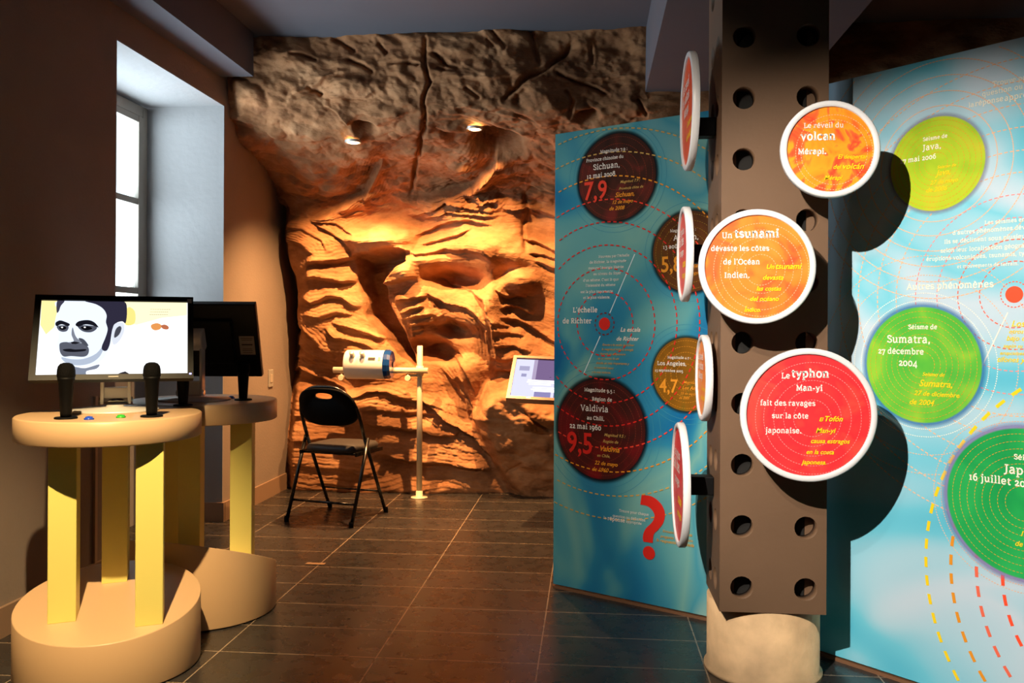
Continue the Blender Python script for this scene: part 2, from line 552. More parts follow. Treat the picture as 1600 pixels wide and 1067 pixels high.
# big relief
low = smooth(V, 300, 345)                       # the lit lower wall
D += 0.13 * fbm(XX * 1.1, SS * 1.1, 11, 3) + 0.035 * fbm(XX * 3.1, SS * 3.6, 21, 3)
blob(500, 372, 62, 66, 0.26, 20, 2.5)
blob(505, 272, 70, 44, 0.08, 0, 3)
blob(735, 250, 52, 40, 0.07, -15, 3)
blob(615, 340, 60, 46, -0.06)
blob(775, 388, 62, 28, 0.18, 20, 2.5)
blob(604, 372, 46, 24, 0.24, -6, 3)
blob(648, 416, 50, 20, 0.19, -6, 3)
blob(655, 470, 34, 50, 0.12, 0, 3)
blob(510, 470, 62, 50, 0.16, 0, 2.5)
blob(560, 548, 80, 30, 0.14, 28)
blob(450, 490, 22, 70, -0.14)
blob(775, 222, 36, 12, -0.18, 8, 3)
blob(700, 395, 60, 24, 0.10, 5)
blob(714, 434, 46, 16, -0.24, 10, 3)
blob(745, 500, 28, 74, 0.16, -15)
blob(772, 470, 17, 70, 0.16, -8)
blob(712, 517, 32, 14, -0.20, 15)
blob(692, 548, 38, 16, -0.24, 5, 3)
blob(728, 584, 26, 44, 0.16, -22)
blob(815, 442, 26, 15, 0.15, 0, 3)
blob(852, 490, 30, 40, -0.07)
blob(842, 330, 24, 66, -0.07)
blob(705, 322, 64, 28, 0.13, 8)
blob(820, 560, 40, 30, 0.10)
region([(566, 404), (640, 396), (644, 412), (600, 442), (612, 482), (636, 525), (652, 575), (606, 536), (576, 490)], -0.30, 7)
before = D.copy()
region([(768, 604), (800, 596), (900, 640), (900, 806), (806, 784), (776, 732), (758, 692), (746, 650)], 1.0, 22)
BOUL = D - before
D = before + BOUL * (0.40 - 0.26 * smooth(V, 596, 800))
region([(440, 400), (470, 430), (462, 520), (438, 520)], -0.10, 12)
region([(437, 586), (560, 612), (640, 600), (750, 690), (790, 775), (437, 775)], 0.06, 14)

# traced layer edges of the lit zone
LEDGES = [
 ([(599, 238), (583, 262), (568, 287), (552, 301), (519, 317), (500, 328)], .05, .04, 20, 14),
 ([(779, 229), (773, 247), (757, 263), (739, 277), (696, 290), (653, 299)], .05, .04, 20, 14),
 ([(644, 335), (669, 313), (696, 297), (719, 301), (748, 310), (770, 319)], .030, .022, 9, 8),
 ([(669, 335), (701, 313), (730, 319), (752, 326), (779, 335)], .030, .025, 8, 8),
 ([(653, 367), (680, 355), (712, 340), (741, 340), (775, 351)], .030, .022, 9, 8),
 ([(662, 382), (703, 369), (730, 360), (742, 352)], .026, .022, 9, 9),
 ([(748, 304), (764, 299), (781, 302)], .02, .05, 6, 5),
 ([(788, 317), (824, 319), (863, 337), (900, 348)], .03, .03, 9, 8),
 ([(827, 283), (863, 295), (890, 302)], .02, .03, 8, 6),
 ([(820, 372), (842, 382), (863, 392), (890, 400)], .03, .035, 9, 7),
 ([(826, 396), (863, 404), (890, 412)], .02, .03, 6, 5),
 ([(838, 410), (863, 420), (890, 430)], .02, .03, 6, 5),
 ([(640, 394), (662, 401), (703, 389), (734, 394), (757, 400), (770, 412)], .030, .022, 12, 9),
 ([(502, 334), (535, 342), (554, 357), (568, 366)], .018, .018, 8, 7),
 ([(511, 344), (535, 363), (558, 383)], .018, .02, 8, 7),
 ([(452, 352), (490, 352), (520, 374), (530, 400)], .012, .012, 9, 9),
 ([(450, 375), (485, 385), (515, 405)], .012, .012, 9, 9),
 ([(560, 403), (595, 395), (626, 391), (657, 395)], .09, .05, 14, 20),
 ([(596, 443), (626, 441), (660, 432)], .08, .05, 12, 10),
 ([(600, 428), (640, 420)], .02, .01, 5, 5),
 ([(622, 473), (660, 466), (676, 462)], .035, .03, 6, 7),
 ([(630, 487), (655, 483), (670, 478)], .03, .03, 5, 5),
 ([(632, 498), (662, 494), (680, 488)], .03, .03, 5, 5),
 ([(642, 511), (662, 506), (682, 500)], .03, .03, 5, 5),
 ([(646, 520), (664, 516)], .025, .025, 4, 4),
 ([(646, 529), (666, 526)], .025, .025, 4, 4),
 ([(493, 437), (510, 434), (540, 438), (566, 440)], .04, .03, 9, 12),
 ([(498, 418), (525, 413), (545, 408), (566, 404)], .04, .04, 9, 10),
 ([(480, 466), (499, 473), (521, 464), (540, 466), (566, 481)], .03, .02, 8, 9),
 ([(484, 490), (510, 495), (532, 490), (560, 493)], .022, .018, 7, 8),
 ([(457, 497), (476, 511), (495, 527), (514, 546), (530, 558)], .04, .045, 12, 10),
 ([(516, 512), (532, 529), (555, 531), (570, 535), (592, 550)], .03, .03, 9, 9),
 ([(525, 505), (551, 511), (583, 522), (617, 537), (649, 570)], .04, .03, 9, 12),
 ([(457, 531), (482, 550), (514, 563), (534, 570)], .03, .03, 9, 8),
 ([(437, 578), (467, 572), (495, 587), (525, 597), (548, 612)], .035, .04, 9, 12),
 ([(440, 560), (470, 556), (500, 566)], .02, .02, 7, 7),
 ([(671, 456), (702, 471), (733, 481), (751, 494), (762, 514), (768, 565)], .035, .03, 9, 8),
 ([(668, 420), (700, 440), (740, 452), (762, 470), (772, 520), (778, 570)], .03, .025, 8, 8),
 ([(681, 508), (702, 495), (727, 504), (743, 522)], .035, .04, 7, 9),
 ([(660, 545), (690, 534), (716, 545), (728, 560)], .03, .03, 7, 8),
 ([(784, 495), (811, 502), (836, 516), (863, 533), (890, 545)], .03, .04, 8, 8),
 ([(784, 482), (800, 478), (834, 490)], .03, .045, 7, 8),
 ([(772, 518), (797, 521), (820, 528)], .02, .03, 6, 6),
 ([(772, 543), (785, 538), (803, 541), (830, 552)], .02, .03, 6, 6),
 ([(770, 505), (790, 508), (800, 512)], .015, .02, 4, 4),
 ([(768, 560), (790, 562), (806, 558)], .02, .025, 5, 5),
 ([(776, 578), (795, 580), (806, 576)], .02, .04, 5, 6),
 ([(777, 452), (790, 462), (822, 463)], .03, .03, 6, 5),
 ([(700, 548), (722, 566), (738, 590), (750, 615)], .03, .02, 9, 8),
 ([(719, 586), (731, 607), (741, 640), (750, 664)], .03, .05, 9, 12),
 ([(690, 572), (712, 596), (726, 625), (738, 655)], .025, .02, 9, 8),
 ([(663, 627), (688, 646), (717, 665), (744, 685), (762, 703), (773, 726)], .05, .05, 12, 10),
 ([(545, 622), (575, 614), (605, 612), (655, 627), (700, 640)], .026, .03, 9, 7),
 ([(562, 640), (600, 640), (656, 646), (692, 651)], .018, .022, 7, 6),
 ([(560, 657), (600, 664), (651, 672), (688, 678), (713, 678), (723, 672)], .026, .032, 9, 7),
 ([(447, 684), (500, 684), (562, 688)], .018, .02, 8, 7),
 ([(590, 706), (636, 715), (702, 723), (773, 736)], .035, .045, 10, 9),
 ([(445, 640), (480, 646), (520, 652), (560, 657)], .016, .02, 8, 7),
 ([(440, 722), (520, 728), (590, 742)], .014, .016, 8, 7),
]
RIP = 0.0030
for pts_, up_, dn_, wu_, wd_ in LEDGES: ledge(pts_, up_ * 1.35, dn_ * 1.35, wu_ * 1.7, wd_ * 1.35)
CRACKS = [
 ([(660, 52), (662, 100), (675, 130), (662, 165), (663, 185), (657, 225), (652, 240), (646, 268), (642, 301)], .06, 2.6),
 ([(786, 162), (806, 141), (826, 121), (851, 108), (885, 76), (898, 56)], .07, 3.2),
 ([(862, 108), (885, 119), (919, 135), (955, 148)], .05, 2.8),
 ([(826, 33), (838, 87), (843, 107)], .04, 4), ([(763, 45), (778, 62), (793, 82)], .03, 2.4),
 ([(758, 62), (772, 76)], .02, 2), ([(673, 85), (696, 101), (720, 110)], .04, 3), ([(680, 108), (716, 112)], .03, 2),
 ([(727, 137), (750, 155)], .03, 2.5), ([(923, 60), (921, 100)], .03, 2.5),
 ([(478, 136), (501, 147)], .05, 3), ([(455, 87), (473, 89), (494, 98)], .04, 2.4),
 ([(515, 59), (532, 68), (552, 80)], .04, 3), ([(533, 89), (561, 99), (586, 112)], .04, 3),
 ([(607, 96), (630, 98), (659, 104)], .04, 2.5), ([(591, 64), (608, 82)], .03, 3),
 ([(763, 173), (804, 175), (848, 194)], .03, 2.6), ([(993, 155), (1010, 182)], .04, 2.4),
 ([(806, 163), (813, 150), (826, 138)], .03, 4), ([(880, 140), (894, 156), (890, 180)], .04, 3),
 ([(658, 655), (690, 668)], .02, 1.6), ([(717, 664), (723, 672), (716, 682)], .02, 1.6),
 ([(822, 290), (824, 330), (820, 360), (826, 400)], .03, 3),
 ([(800, 620), (830, 640), (866, 668)], .03, 2.0), ([(796, 735), (800, 728), (820, 715)], .02, 2),
]
D = D * (1 - 0.0 * BOUL)
for c in CRACKS: crack(*c)
RIP = 0.0015
for l in [([(510, 163), (533, 177), (552, 191)], .03, .02, 10, 8), ([(500, 148), (540, 150), (572, 152), (590, 140)], .03, .02, 12, 8),
          ([(450, 150), (480, 140), (520, 118), (545, 110)], .03, .02, 12, 9), ([(700, 165), (760, 172), (800, 180)], .025, .02, 10, 8),
          ([(560, 175), (600, 180), (640, 172)], .02, .02, 10, 8), ([(880, 120), (930, 122), (990, 118)], .03, .02, 12, 8),
          ([(345, 172), (375, 182), (410, 196), (450, 205)], .03, .02, 12, 10), ([(690, 120), (760, 124), (840, 118)], .02, .015, 14, 9),
          ([(480, 200), (540, 208), (600, 214), (650, 206)], .02, .015, 12, 9)]:
    ledge(*l)
blob(551, 133, 32, 13, 0.06, 0, 3); blob(851, 160, 42, 27, 0.07, 0, 3); blob(570, 194, 18, 6, -0.10, 15, 3)
blob(919, 178, 16, 7, -0.09, 0, 3); blob(440, 90, 40, 34, 0.06); blob(390, 150, 46, 22, 0.07, 12)
blob(870, 60, 40, 26, -0.05); blob(960, 80, 24, 40, -0.05)
# fine layering that follows the warped bedding of the lower wall, and grain
q_ = V + 34 * fbm(XX * 1.6, SS * 1.6, 61, 3) + (U - 640) * 0.22 * np.sin((U - 437) / 130.0) 
saw = (q_ / 11.0) % 1.0
low = low * (1 - BOUL)
D += low * (0.0025 + 0.004 * smooth(V, 600, 640)) * (saw - 0.5) * (0.4 + 1.2 * np.clip(fbm(XX * 2.3, SS * 2.3, 71, 3) + 0.5, 0, 1))
saw2 = (q_ / 4.3 + 2.0 * fbm(XX * 3, SS * 3, 75, 2)) % 1.0
D += low * 0.0016 * (saw2 - 0.5)
D += (1 - low) * 0.034 * np.abs(fbm(XX * 5 + SS * 2, SS * 7, 81, 4)) * 2
D += 0.007 * fbm(XX * 16, SS * 18, 91, 4)
D = np.clip(D, -0.34, 0.46)
D *= smooth(U, 1500, 900) * 0.7 + 0.3
RY = YY + NY * D; RZ = ZZ + NZ * D
RX = XX + 0.02 * fbm(XX * 4, SS * 4, 99, 3) * smooth(XX, XL, XL + 0.2)
RZ = np.where(SS <= 0, -0.03, RZ)
RY = np.minimum(RY, YB - 0.02)
# the left rim of the rock curls back to the plaster wall
rimw = smooth(XX, XL + 0.0, XL + 0.10)
edge = (1 - rimw)
RY = RY + edge * np.where(ZZ < 2.2, 0.14, 0.03)
RY = np.minimum(RY, YB - 0.02)
nr, nc = XX.shape
verts = np.stack([RX, RY, RZ], -1).reshape(-1, 3)
idx = np.arange(nr * nc).reshape(nr, nc)
quads = np.stack([idx[:-1, :-1], idx[:-1, 1:], idx[1:, 1:], idx[1:, :-1]], -1).reshape(-1, 4)
me = bpy.data.meshes.new('rock_wall')
me.vertices.add(len(verts)); me.vertices.foreach_set('co', verts.astype(np.float32).ravel())
me.loops.add(quads.size); me.loops.foreach_set('vertex_index', quads.ravel().astype(np.int32))
me.polygons.add(len(quads)); me.polygons.foreach_set('loop_start', np.arange(0, quads.size, 4, dtype=np.int32))
me.polygons.foreach_set('use_smooth', np.ones(len(quads), bool))
me.update(); me.validate()

def rock_mat():
    m = bpy.data.materials.new('sandstone_rock')
    m.use_nodes = True
    nt = m.node_tree
    b = nt.nodes['Principled BSDF']
    b.inputs['Roughness'].default_value = 0.9
    b.inputs['Specular IOR Level'].default_value = 0.15
    tc = nt.nodes.new('ShaderNodeTexCoord')
    n = nt.nodes.new('ShaderNodeTexNoise'); n.inputs['Scale'].default_value = 2.4; n.inputs['Detail'].default_value = 10; n.inputs['Roughness'].default_value = 0.65
    mp = nt.nodes.new('ShaderNodeMapping'); mp.inputs['Scale'].default_value = (1.0, 1.0, 2.2)
    nt.links.new(tc.outputs['Object'], mp.inputs['Vector']); nt.links.new(mp.outputs['Vector'], n.inputs['Vector'])
    r = nt.nodes.new('ShaderNodeValToRGB')
    el = r.color_ramp.elements
    el[0].position = 0.30; el[0].color = (*lin((112, 74, 50)), 1)
    el[1].position = 0.72; el[1].color = (*lin((196, 148, 108)), 1)
    e = el.new(0.5); e.color = (*lin((162, 114, 78)), 1)
    nt.links.new(n.outputs['Fac'], r.inputs['Fac'])
    nt.links.new(r.outputs['Color'], b.inputs['Base Color'])
    n2 = nt.nodes.new('ShaderNodeTexNoise'); n2.inputs['Scale'].default_value = 45; n2.inputs['Detail'].default_value = 8
    nt.links.new(mp.outputs['Vector'], n2.inputs['Vector'])
    bp = nt.nodes.new('ShaderNodeBump'); bp.inputs['Strength'].default_value = 0.35; bp.inputs['Distance'].default_value = 0.012
    nt.links.new(n2.outputs['Fac'], bp.inputs['Height']); nt.links.new(bp.outputs['Normal'], b.inputs['Normal'])
    return m
me.materials.append(rock_mat())
rock = bpy.data.objects.new('rock_wall', me)
COL.objects.link(rock)
tag(rock, 'layered brown artificial rock wall overhanging at the back of the room', 'rock wall', None, 'structure')

def rock_hit(px, py):
    """depth of the rock along a line of sight"""
    d2 = (U - px) ** 2 + (V - py) ** 2
    i = np.argsort(d2.ravel())[:1][0]
    return Vector(verts[i])

# recessed lamps in the underside of the overhang
def rock_lamp(px, py, where):
    P2 = np.stack([verts[:, 0], verts[:, 1], verts[:, 2] - EYE.z], -1) @ Ri.T
    uu = 800 + F * P2[:, 0] / -P2[:, 2]; vv = HOR - F * P2[:, 1] / -P2[:, 2]
    k = np.where((uu - px) ** 2 + (vv - py) ** 2 < 16)[0]
    c = k[np.argmin(verts[k, 1])] if len(k) else 0
    p = Vector(verts[c]) 
    o = thing('recessed_spotlight', where, 'spotlight', (p.x, p.y - 0.004, p.z - 0.012))
    MB().lathe([(0.041, 0.0), (0.043, -0.004), (0.051, -0.005), (0.054, 0.0), (0.054, 0.012)], 24, caps=False).build('trim_ring', MT['silver'], o)
    MB().lathe([(0.0, -0.0075), (0.032, -0.006), (0.041, -0.002), (0.041, 0.012), (0.0, 0.012)], 24, caps=False).build('bulb', emit('warm_bulb', (255, 214, 150), 14), o)
    return p
RL1 = rock_lamp(551, 223, 'left of the two small lamps glowing under the rock overhang')
RL2 = rock_lamp(743, 202, 'right of the two small lamps glowing under the rock overhang')
for p, tgt in ((RL1, (-1.50, 6.15, -0.4)), (RL2, (-0.45, 6.15, -0.4))):
    spot('rock_lamp', (p.x, p.y, p.z - 0.05), tgt, 480, (1.0, 0.51, 0.19), 122, 1.0, 0.012)
# ------------------------------------------------------------------ print helpers (flat graphics lie on a plane: local X right, Z up, facing local -Y)
class Plane:
    def __init__(s, o, off=0.0):
        s.o = o
        s.M = Matrix.Translation(o.location) @ Matrix.Rotation(o.rotation_euler.z, 4, 'Z')
        s.inv = s.M.inverted()
        s.off = off
    def uv(s, px, py):
        e = s.inv @ EYE
        d = s.inv.to_3x3() @ ray(px, py)
        k = (-s.off - e.y) / d.y
        p = e + d * k
        return p.x, p.z

FONT_TMP = bpy.data.curves.new('lettering_tmp', 'FONT')
FONT_OB = bpy.data.objects.new('lettering_tmp', FONT_TMP)
COL.objects.link(FONT_OB)
_tc = {}
def text_mesh(s, bold=0.0, shear=0.0):
    k = (s, bold, shear)
    if k not in _tc:
        FONT_TMP.body = s
        FONT_TMP.resolution_u = 3
        FONT_TMP.offset = bold
        FONT_TMP.shear = shear
        FONT_OB.data = FONT_TMP
        FONT_TMP.update_tag()
        dg = bpy.context.evaluated_depsgraph_get()
        dg.update()
        me = bpy.data.meshes.new_from_object(FONT_OB.evaluated_get(dg))
        vs = [v.co.copy() for v in me.vertices]
        fs = [list(p.vertices) for p in me.polygons]
        bpy.data.meshes.remove(me)
        _tc[k] = (vs, fs)
    return _tc[k]

# slab serif letters drawn as pen strokes: l line, c curve, o closed curve, s serif bar (x0 x1 y), d dot (x y)
SLAB = {
'a': (.50, 'c .09 .40 .2 .49 .32 .46 .37 .34;l .37 .36 .37 .05 .45 .02;c .37 .28 .22 .28 .09 .2 .09 .08 .2 .01 .37 .11'),
'b': (.54, 'l .13 .74 .13 .02;s .02 .13 .72;c .13 .36 .25 .48 .4 .43 .45 .25 .4 .07 .25 .02 .13 .12'),
'c': (.47, 'c .41 .38 .35 .47 .24 .49 .11 .42 .07 .25 .11 .09 .24 .02 .42 .09;l .41 .36 .41 .48'),
'd': (.56, 'l .42 .74 .42 .02;s .31 .42 .72;s .42 .53 .03;c .42 .36 .3 .48 .14 .43 .08 .25 .14 .07 .3 .02 .42 .12'),
'e': (.50, 'l .08 .26 .43 .26;c .43 .26 .39 .43 .26 .49 .12 .42 .08 .25 .13 .08 .27 .02 .43 .08'),
'f': (.36, 'c .4 .69 .3 .72 .2 .65 .18 .5;l .18 .52 .18 .03;s .06 .32 .03;s .06 .34 .47'),
'g': (.50, 'o .24 .49 .37 .45 .41 .33 .37 .21 .24 .17 .11 .21 .08 .33 .11 .45;c .17 .19 .1 .1 .22 .04 .38 .01 .43 -.1 .26 -.2 .08 -.14 .1 -.03 .2 .04;l .37 .44 .48 .48'),
'h': (.57, 'l .13 .74 .13 .02;s .02 .13 .72;s .02 .24 .03;c .13 .34 .22 .47 .34 .48 .42 .4 .43 .3;l .43 .32 .43 .02;s .33 .54 .03'),
'i': (.29, 'l .15 .49 .15 .02;s .03 .15 .47;s .03 .27 .03;d .15 .66'),
'j': (.27, 'l .15 .49 .15 -.06;c .15 -.04 .11 -.17 .0 -.2;s .03 .15 .47;d .15 .66'),
'k': (.54, 'l .13 .74 .13 .02;s .02 .13 .72;s .02 .24 .03;l .42 .47 .14 .22 .44 .02;s .34 .5 .47;s .38 .52 .03'),
'l': (.29, 'l .15 .74 .15 .02;s .03 .15 .72;s .03 .27 .03'),
'm': (.84, 'l .13 .49 .13 .02;s .02 .13 .47;s .02 .23 .03;c .13 .34 .21 .47 .32 .48 .4 .4 .41 .3;l .41 .32 .41 .02;s .32 .5 .03;c .41 .34 .49 .47 .6 .48 .68 .4 .69 .3;l .69 .32 .69 .02;s .6 .8 .03'),
'n': (.57, 'l .13 .49 .13 .02;s .02 .13 .47;s .02 .24 .03;c .13 .34 .22 .47 .34 .48 .42 .4 .43 .3;l .43 .32 .43 .02;s .33 .54 .03'),
'o': (.53, 'o .265 .49 .4 .42 .45 .25 .4 .08 .265 .01 .13 .08 .08 .25 .13 .42'),
'p': (.55, 'l .13 .49 .13 -.22;s .02 .13 .47;s .02 .25 -.21;c .13 .36 .25 .48 .4 .43 .46 .25 .4 .07 .25 .02 .13 .12'),
'q': (.55, 'l .43 .49 .43 -.22;s .32 .54 -.21;c .43 .36 .3 .48 .14 .43 .08 .25 .14 .07 .3 .02 .43 .12'),
'r': (.42, 'l .13 .49 .13 .02;s .02 .13 .47;s .02 .27 .03;c .13 .32 .22 .46 .37 .47;l .37 .49 .37 .38'),
's': (.44, 'c .36 .38 .24 .49 .11 .43 .1 .33 .22 .26 .36 .2 .38 .09 .24 .02 .08 .1;l .36 .36 .36 .47;l .08 .13 .08 .03'),
't': (.37, 'l .17 .63 .17 .13;c .17 .15 .22 .03 .35 .05;s .05 .35 .47'),
'u': (.57, 'l .13 .49 .13 .15;c .13 .17 .18 .03 .3 .03 .43 .14;l .43 .49 .43 .02;s .02 .13 .47;s .32 .43 .47;s .43 .54 .03'),
'v': (.51, 'l .09 .48 .255 .02 .42 .48;s .0 .18 .47;s .33 .51 .47'),
'x': (.50, 'l .09 .48 .42 .02;l .42 .48 .09 .02;s .01 .18 .47;s .33 .5 .47;s .01 .18 .03;s .33 .5 .03'),
'y': (.51, 'l .09 .48 .265 .02;l .43 .48 .22 -.16 .1 -.2;s .0 .18 .47;s .34 .51 .47'),
'z': (.46, 'l .07 .37 .07 .47 .38 .47 .07 .03 .4 .03 .4 .13'),
'A': (.64, 'l .08 .02 .32 .67 .56 .02;l .17 .24 .47 .24;s .0 .17 .03;s .46 .64 .03'),
'C': (.60, 'c .52 .5 .44 .64 .31 .67 .13 .57 .07 .34 .13 .11 .31 .02 .53 .12;l .52 .48 .52 .66'),
'D': (.64, 'l .15 .67 .15 .02;s .03 .3 .65;s .03 .3 .03;c .15 .65 .38 .64 .55 .5 .55 .18 .38 .04 .15 .03'),
'E': (.56, 'l .15 .67 .15 .02;l .03 .65 .48 .65 .48 .53;l .03 .03 .5 .03 .5 .16;l .15 .35 .38 .35'),
'G': (.64, 'c .52 .52 .44 .64 .31 .67 .13 .57 .07 .34 .13 .11 .31 .02 .53 .1;l .53 .08 .53 .3 .36 .3;l .52 .5 .52 .66'),
'I': (.33, 'l .165 .67 .165 .02;s .04 .29 .65;s .04 .29 .03'),
'J': (.37, 'l .22 .67 .22 .08;c .22 .1 .16 -.06 .02 -.1;s .08 .35 .65'),
'L': (.52, 'l .15 .67 .15 .02;s .03 .29 .65;l .03 .03 .47 .03 .47 .18'),
'M': (.78, 'l .13 .02 .15 .66 .39 .12 .63 .66 .65 .02;s .02 .25 .03;s .54 .76 .03;s .04 .16 .65;s .62 .74 .65'),
'N': (.68, 'l .13 .02 .13 .66 .54 .02 .54 .67;s .02 .25 .03;s .02 .14 .65;s .43 .66 .65'),
'O': (.66, 'o .33 .67 .54 .56 .59 .34 .54 .12 .33 .01 .12 .12 .07 .34 .12 .56'),
'P': (.56, 'l .15 .67 .15 .02;s .03 .29 .03;s .03 .16 .65;c .15 .65 .36 .66 .49 .57 .48 .41 .34 .32 .15 .32'),
'R': (.62, 'l .15 .67 .15 .02;s .03 .28 .03;s .03 .16 .65;c .15 .65 .36 .66 .48 .57 .47 .42 .34 .34 .15 .34;l .3 .34 .5 .03 .6 .03'),
'S': (.50, 'c .41 .54 .29 .66 .12 .61 .11 .47 .26 .37 .42 .27 .44 .11 .28 .02 .09 .12;l .41 .52 .41 .66;l .09 .16 .09 .03'),
'T': (.60, 'l .3 .67 .3 .02;s .18 .42 .03;l .06 .53 .06 .65 .54 .65 .54 .53'),
'U': (.68, 'l .15 .67 .15 .2;c .15 .22 .2 .05 .34 .02 .48 .06 .53 .22;l .53 .67 .53 .2;s .03 .27 .65;s .41 .65 .65'),
'V': (.62, 'l .08 .66 .31 .02 .54 .66;s -.01 .19 .65;s .43 .63 .65'),
'0': (.50, 'o .25 .49 .38 .42 .42 .25 .38 .08 .25 .01 .12 .08 .08 .25 .12 .42'),
'1': (.34, 'l .18 .49 .18 .02;s .06 .3 .03;l .06 .42 .18 .48'),
'2': (.46, 'c .09 .37 .2 .49 .35 .42 .3 .24 .08 .03;l .08 .03 .41 .03 .41 .12'),
'3': (.44, 'c .08 .42 .22 .49 .34 .38 .2 .2;c .18 .2 .36 .12 .36 -.1 .2 -.2 .05 -.16'),
'4': (.48, 'l .33 -.2 .33 .48 .04 .02 .46 .02'),
'5': (.45, 'l .37 .47 .14 .47 .12 .19;c .12 .2 .3 .2 .38 .02 .28 -.17 .06 -.19'),
'6': (.48, 'c .38 .68 .17 .56 .08 .26 .18 .03 .34 .05 .4 .22 .32 .4 .18 .38 .09 .26'),
'7': (.45, 'l .06 .37 .06 .46 .41 .46 .17 -.2'),
'8': (.48, 'o .24 .68 .36 .62 .36 .48 .24 .4 .12 .48 .12 .62;o .24 .39 .4 .3 .4 .1 .24 .01 .08 .1 .08 .3'),
'9': (.48, 'c .12 -.2 .3 -.08 .4 .22 .32 .44 .18 .48 .08 .36 .1 .16 .24 .08 .39 .2'),
',': (.24, 'd .12 .04;l .14 .04 .08 -.12'), '.': (.24, 'd .12 .05'), ':': (.26, 'd .13 .06;d .13 .4'),
"'": (.22, 'l .12 .74 .09 .54'), '-': (.36, 'l .05 .25 .31 .25'),
}
ACC = {'é': ('e', 'l .2 .56 .34 .68'), 'è': ('e', 'l .32 .56 .18 .68'), 'ê': ('e', 'l .14 .56 .26 .68 .38 .56'), 'à': ('a', 'l .3 .56 .16 .68'),
       'ô': ('o', 'l .14 .56 .265 .68 .39 .56'), 'û': ('u', 'l .16 .56 .28 .68 .4 .56'), 'î': ('i', '')}
def stroke_rib(pts, wd, closed=False):
    n = len(pts); L = []; R = []
    for i in range(n):
        a = pts[i - 1] if (i > 0 or closed) else None
        b = pts[(i + 1) % n] if (i < n - 1 or closed) else None
        p = pts[i]
        d1 = (p - a).normalized() if a is not None else None
        d2 = (b - p).normalized() if b is not None else None
        if d1 is None: nn = Vector((-d2.y, d2.x))
        elif d2 is None: nn = Vector((-d1.y, d1.x))
        else:
            n1 = Vector((-d1.y, d1.x)); n2 = Vector((-d2.y, d2.x)); nn = n1 + n2
            if nn.length < 1e-3: nn = n1
            else:
                nn.normalize(); nn = nn / max(0.45, nn.dot(n1))
        L.append(p + nn * wd / 2); R.append(p - nn * wd / 2)
    return L, R
def slab_glyph(spec, wt, ox, vs, fs):
    for part in spec.split(';'):
        if not part: continue
        q = part.split(); k = q[0]; f = [float(x) for x in q[1:]]
        if k == 's': pts = [Vector((f[0], f[2])), Vector((f[1], f[2]))]; wd = wt * 0.82; closed = False
        elif k == 'd':
            r = wt * 0.72; b = len(vs)
            vs.extend([(ox + f[0] + r * math.cos(2 * PI * i / 10), f[1] + r * math.sin(2 * PI * i / 10)) for i in range(10)]); fs.append(list(range(b, b + 10))); continue
        else:
            pts = [Vector((f[i], f[i + 1])) for i in range(0, len(f), 2)]; wd = wt; closed = k == 'o'
            if k in 'co':
                m = len(pts); out = []
                for i in range(m if closed else m - 1):
                    p1, p2 = pts[i], pts[(i + 1) % m]
                    p0 = pts[i - 1] if (closed or i > 0) else 2 * p1 - p2
                    p3 = pts[(i + 2) % m] if (closed or i + 2 < m) else 2 * p2 - p1
                    for t_ in (0, .25, .5, .75):
                        out.append(0.5 * (2 * p1 + (p2 - p0) * t_ + (2 * p0 - 5 * p1 + 4 * p2 - p3) * t_ ** 2 + (3 * p1 - p0 - 3 * p2 + p3) * t_ ** 3))
                pts = out if closed else out + [pts[-1]]
        L, R = stroke_rib(pts, wd, closed)
        b = len(vs); n = len(pts)
        for a, c in zip(L, R): vs.extend([(ox + a.x, a.y), (ox + c.x, c.y)])
        for i in range(n if closed else n - 1):
            j = (i + 1) % n
            fs.append([b + 2 * i, b + 2 * i + 1, b + 2 * j + 1, b + 2 * j])
def slab_text(s, bold):
    wt = 0.078 + bold * 1.3
    vs = []; fs = []; x = 0
    for ch_ in s:
        if ch_ == ' ': x += 0.27; continue
        if ch_ in ACC:
            base, ac = ACC[ch_]
            adv, sp_ = SLAB[base]; slab_glyph(sp_ + ';' + ac, wt, x, vs, fs)
        else:
            adv, sp_ = SLAB[ch_]; slab_glyph(sp_, wt, x, vs, fs)
        x += adv + 0.015 + bold * 0.4
    return [Vector((a, b, 0)) for a, b in vs], fs
def put_text(mb, s, x0, z0, width, y, bold=0.012, shear=0.0, tall=1.0, sans=False):
    if shear == 0 and not sans: vs, fs = slab_text(s, bold)
    else: vs, fs = text_mesh(s, min(bold, 0.016), shear)
    if not vs: return
    xa = min(v.x for v in vs); xb = max(v.x for v in vs)
    k = width / (xb - xa)
    mb.add([Vector((x0 + (v.x - xa) * k, y, z0 + v.y * k * tall)) for v in vs], fs)

def ptext(mb, pl, s, pxl, pyb, pxr, lay, bold=0.02, shear=0.0, tall=1.0):
    """a line of text whose baseline starts at (pxl, pyb) and whose end is at column pxr"""
    a, b = pl.uv(pxl, pyb)
    a1, _ = pl.uv(pxr, pyb)
    put_text(mb, s, a, b, a1 - a, -pl.off - lay, bold, shear, tall)

def disc(mb, x, z, r, y, n=72):
    mb.poly([(x + r * math.cos(2 * PI * k / n), y, z + r * math.sin(2 * PI * k / n)) for k in range(n)])

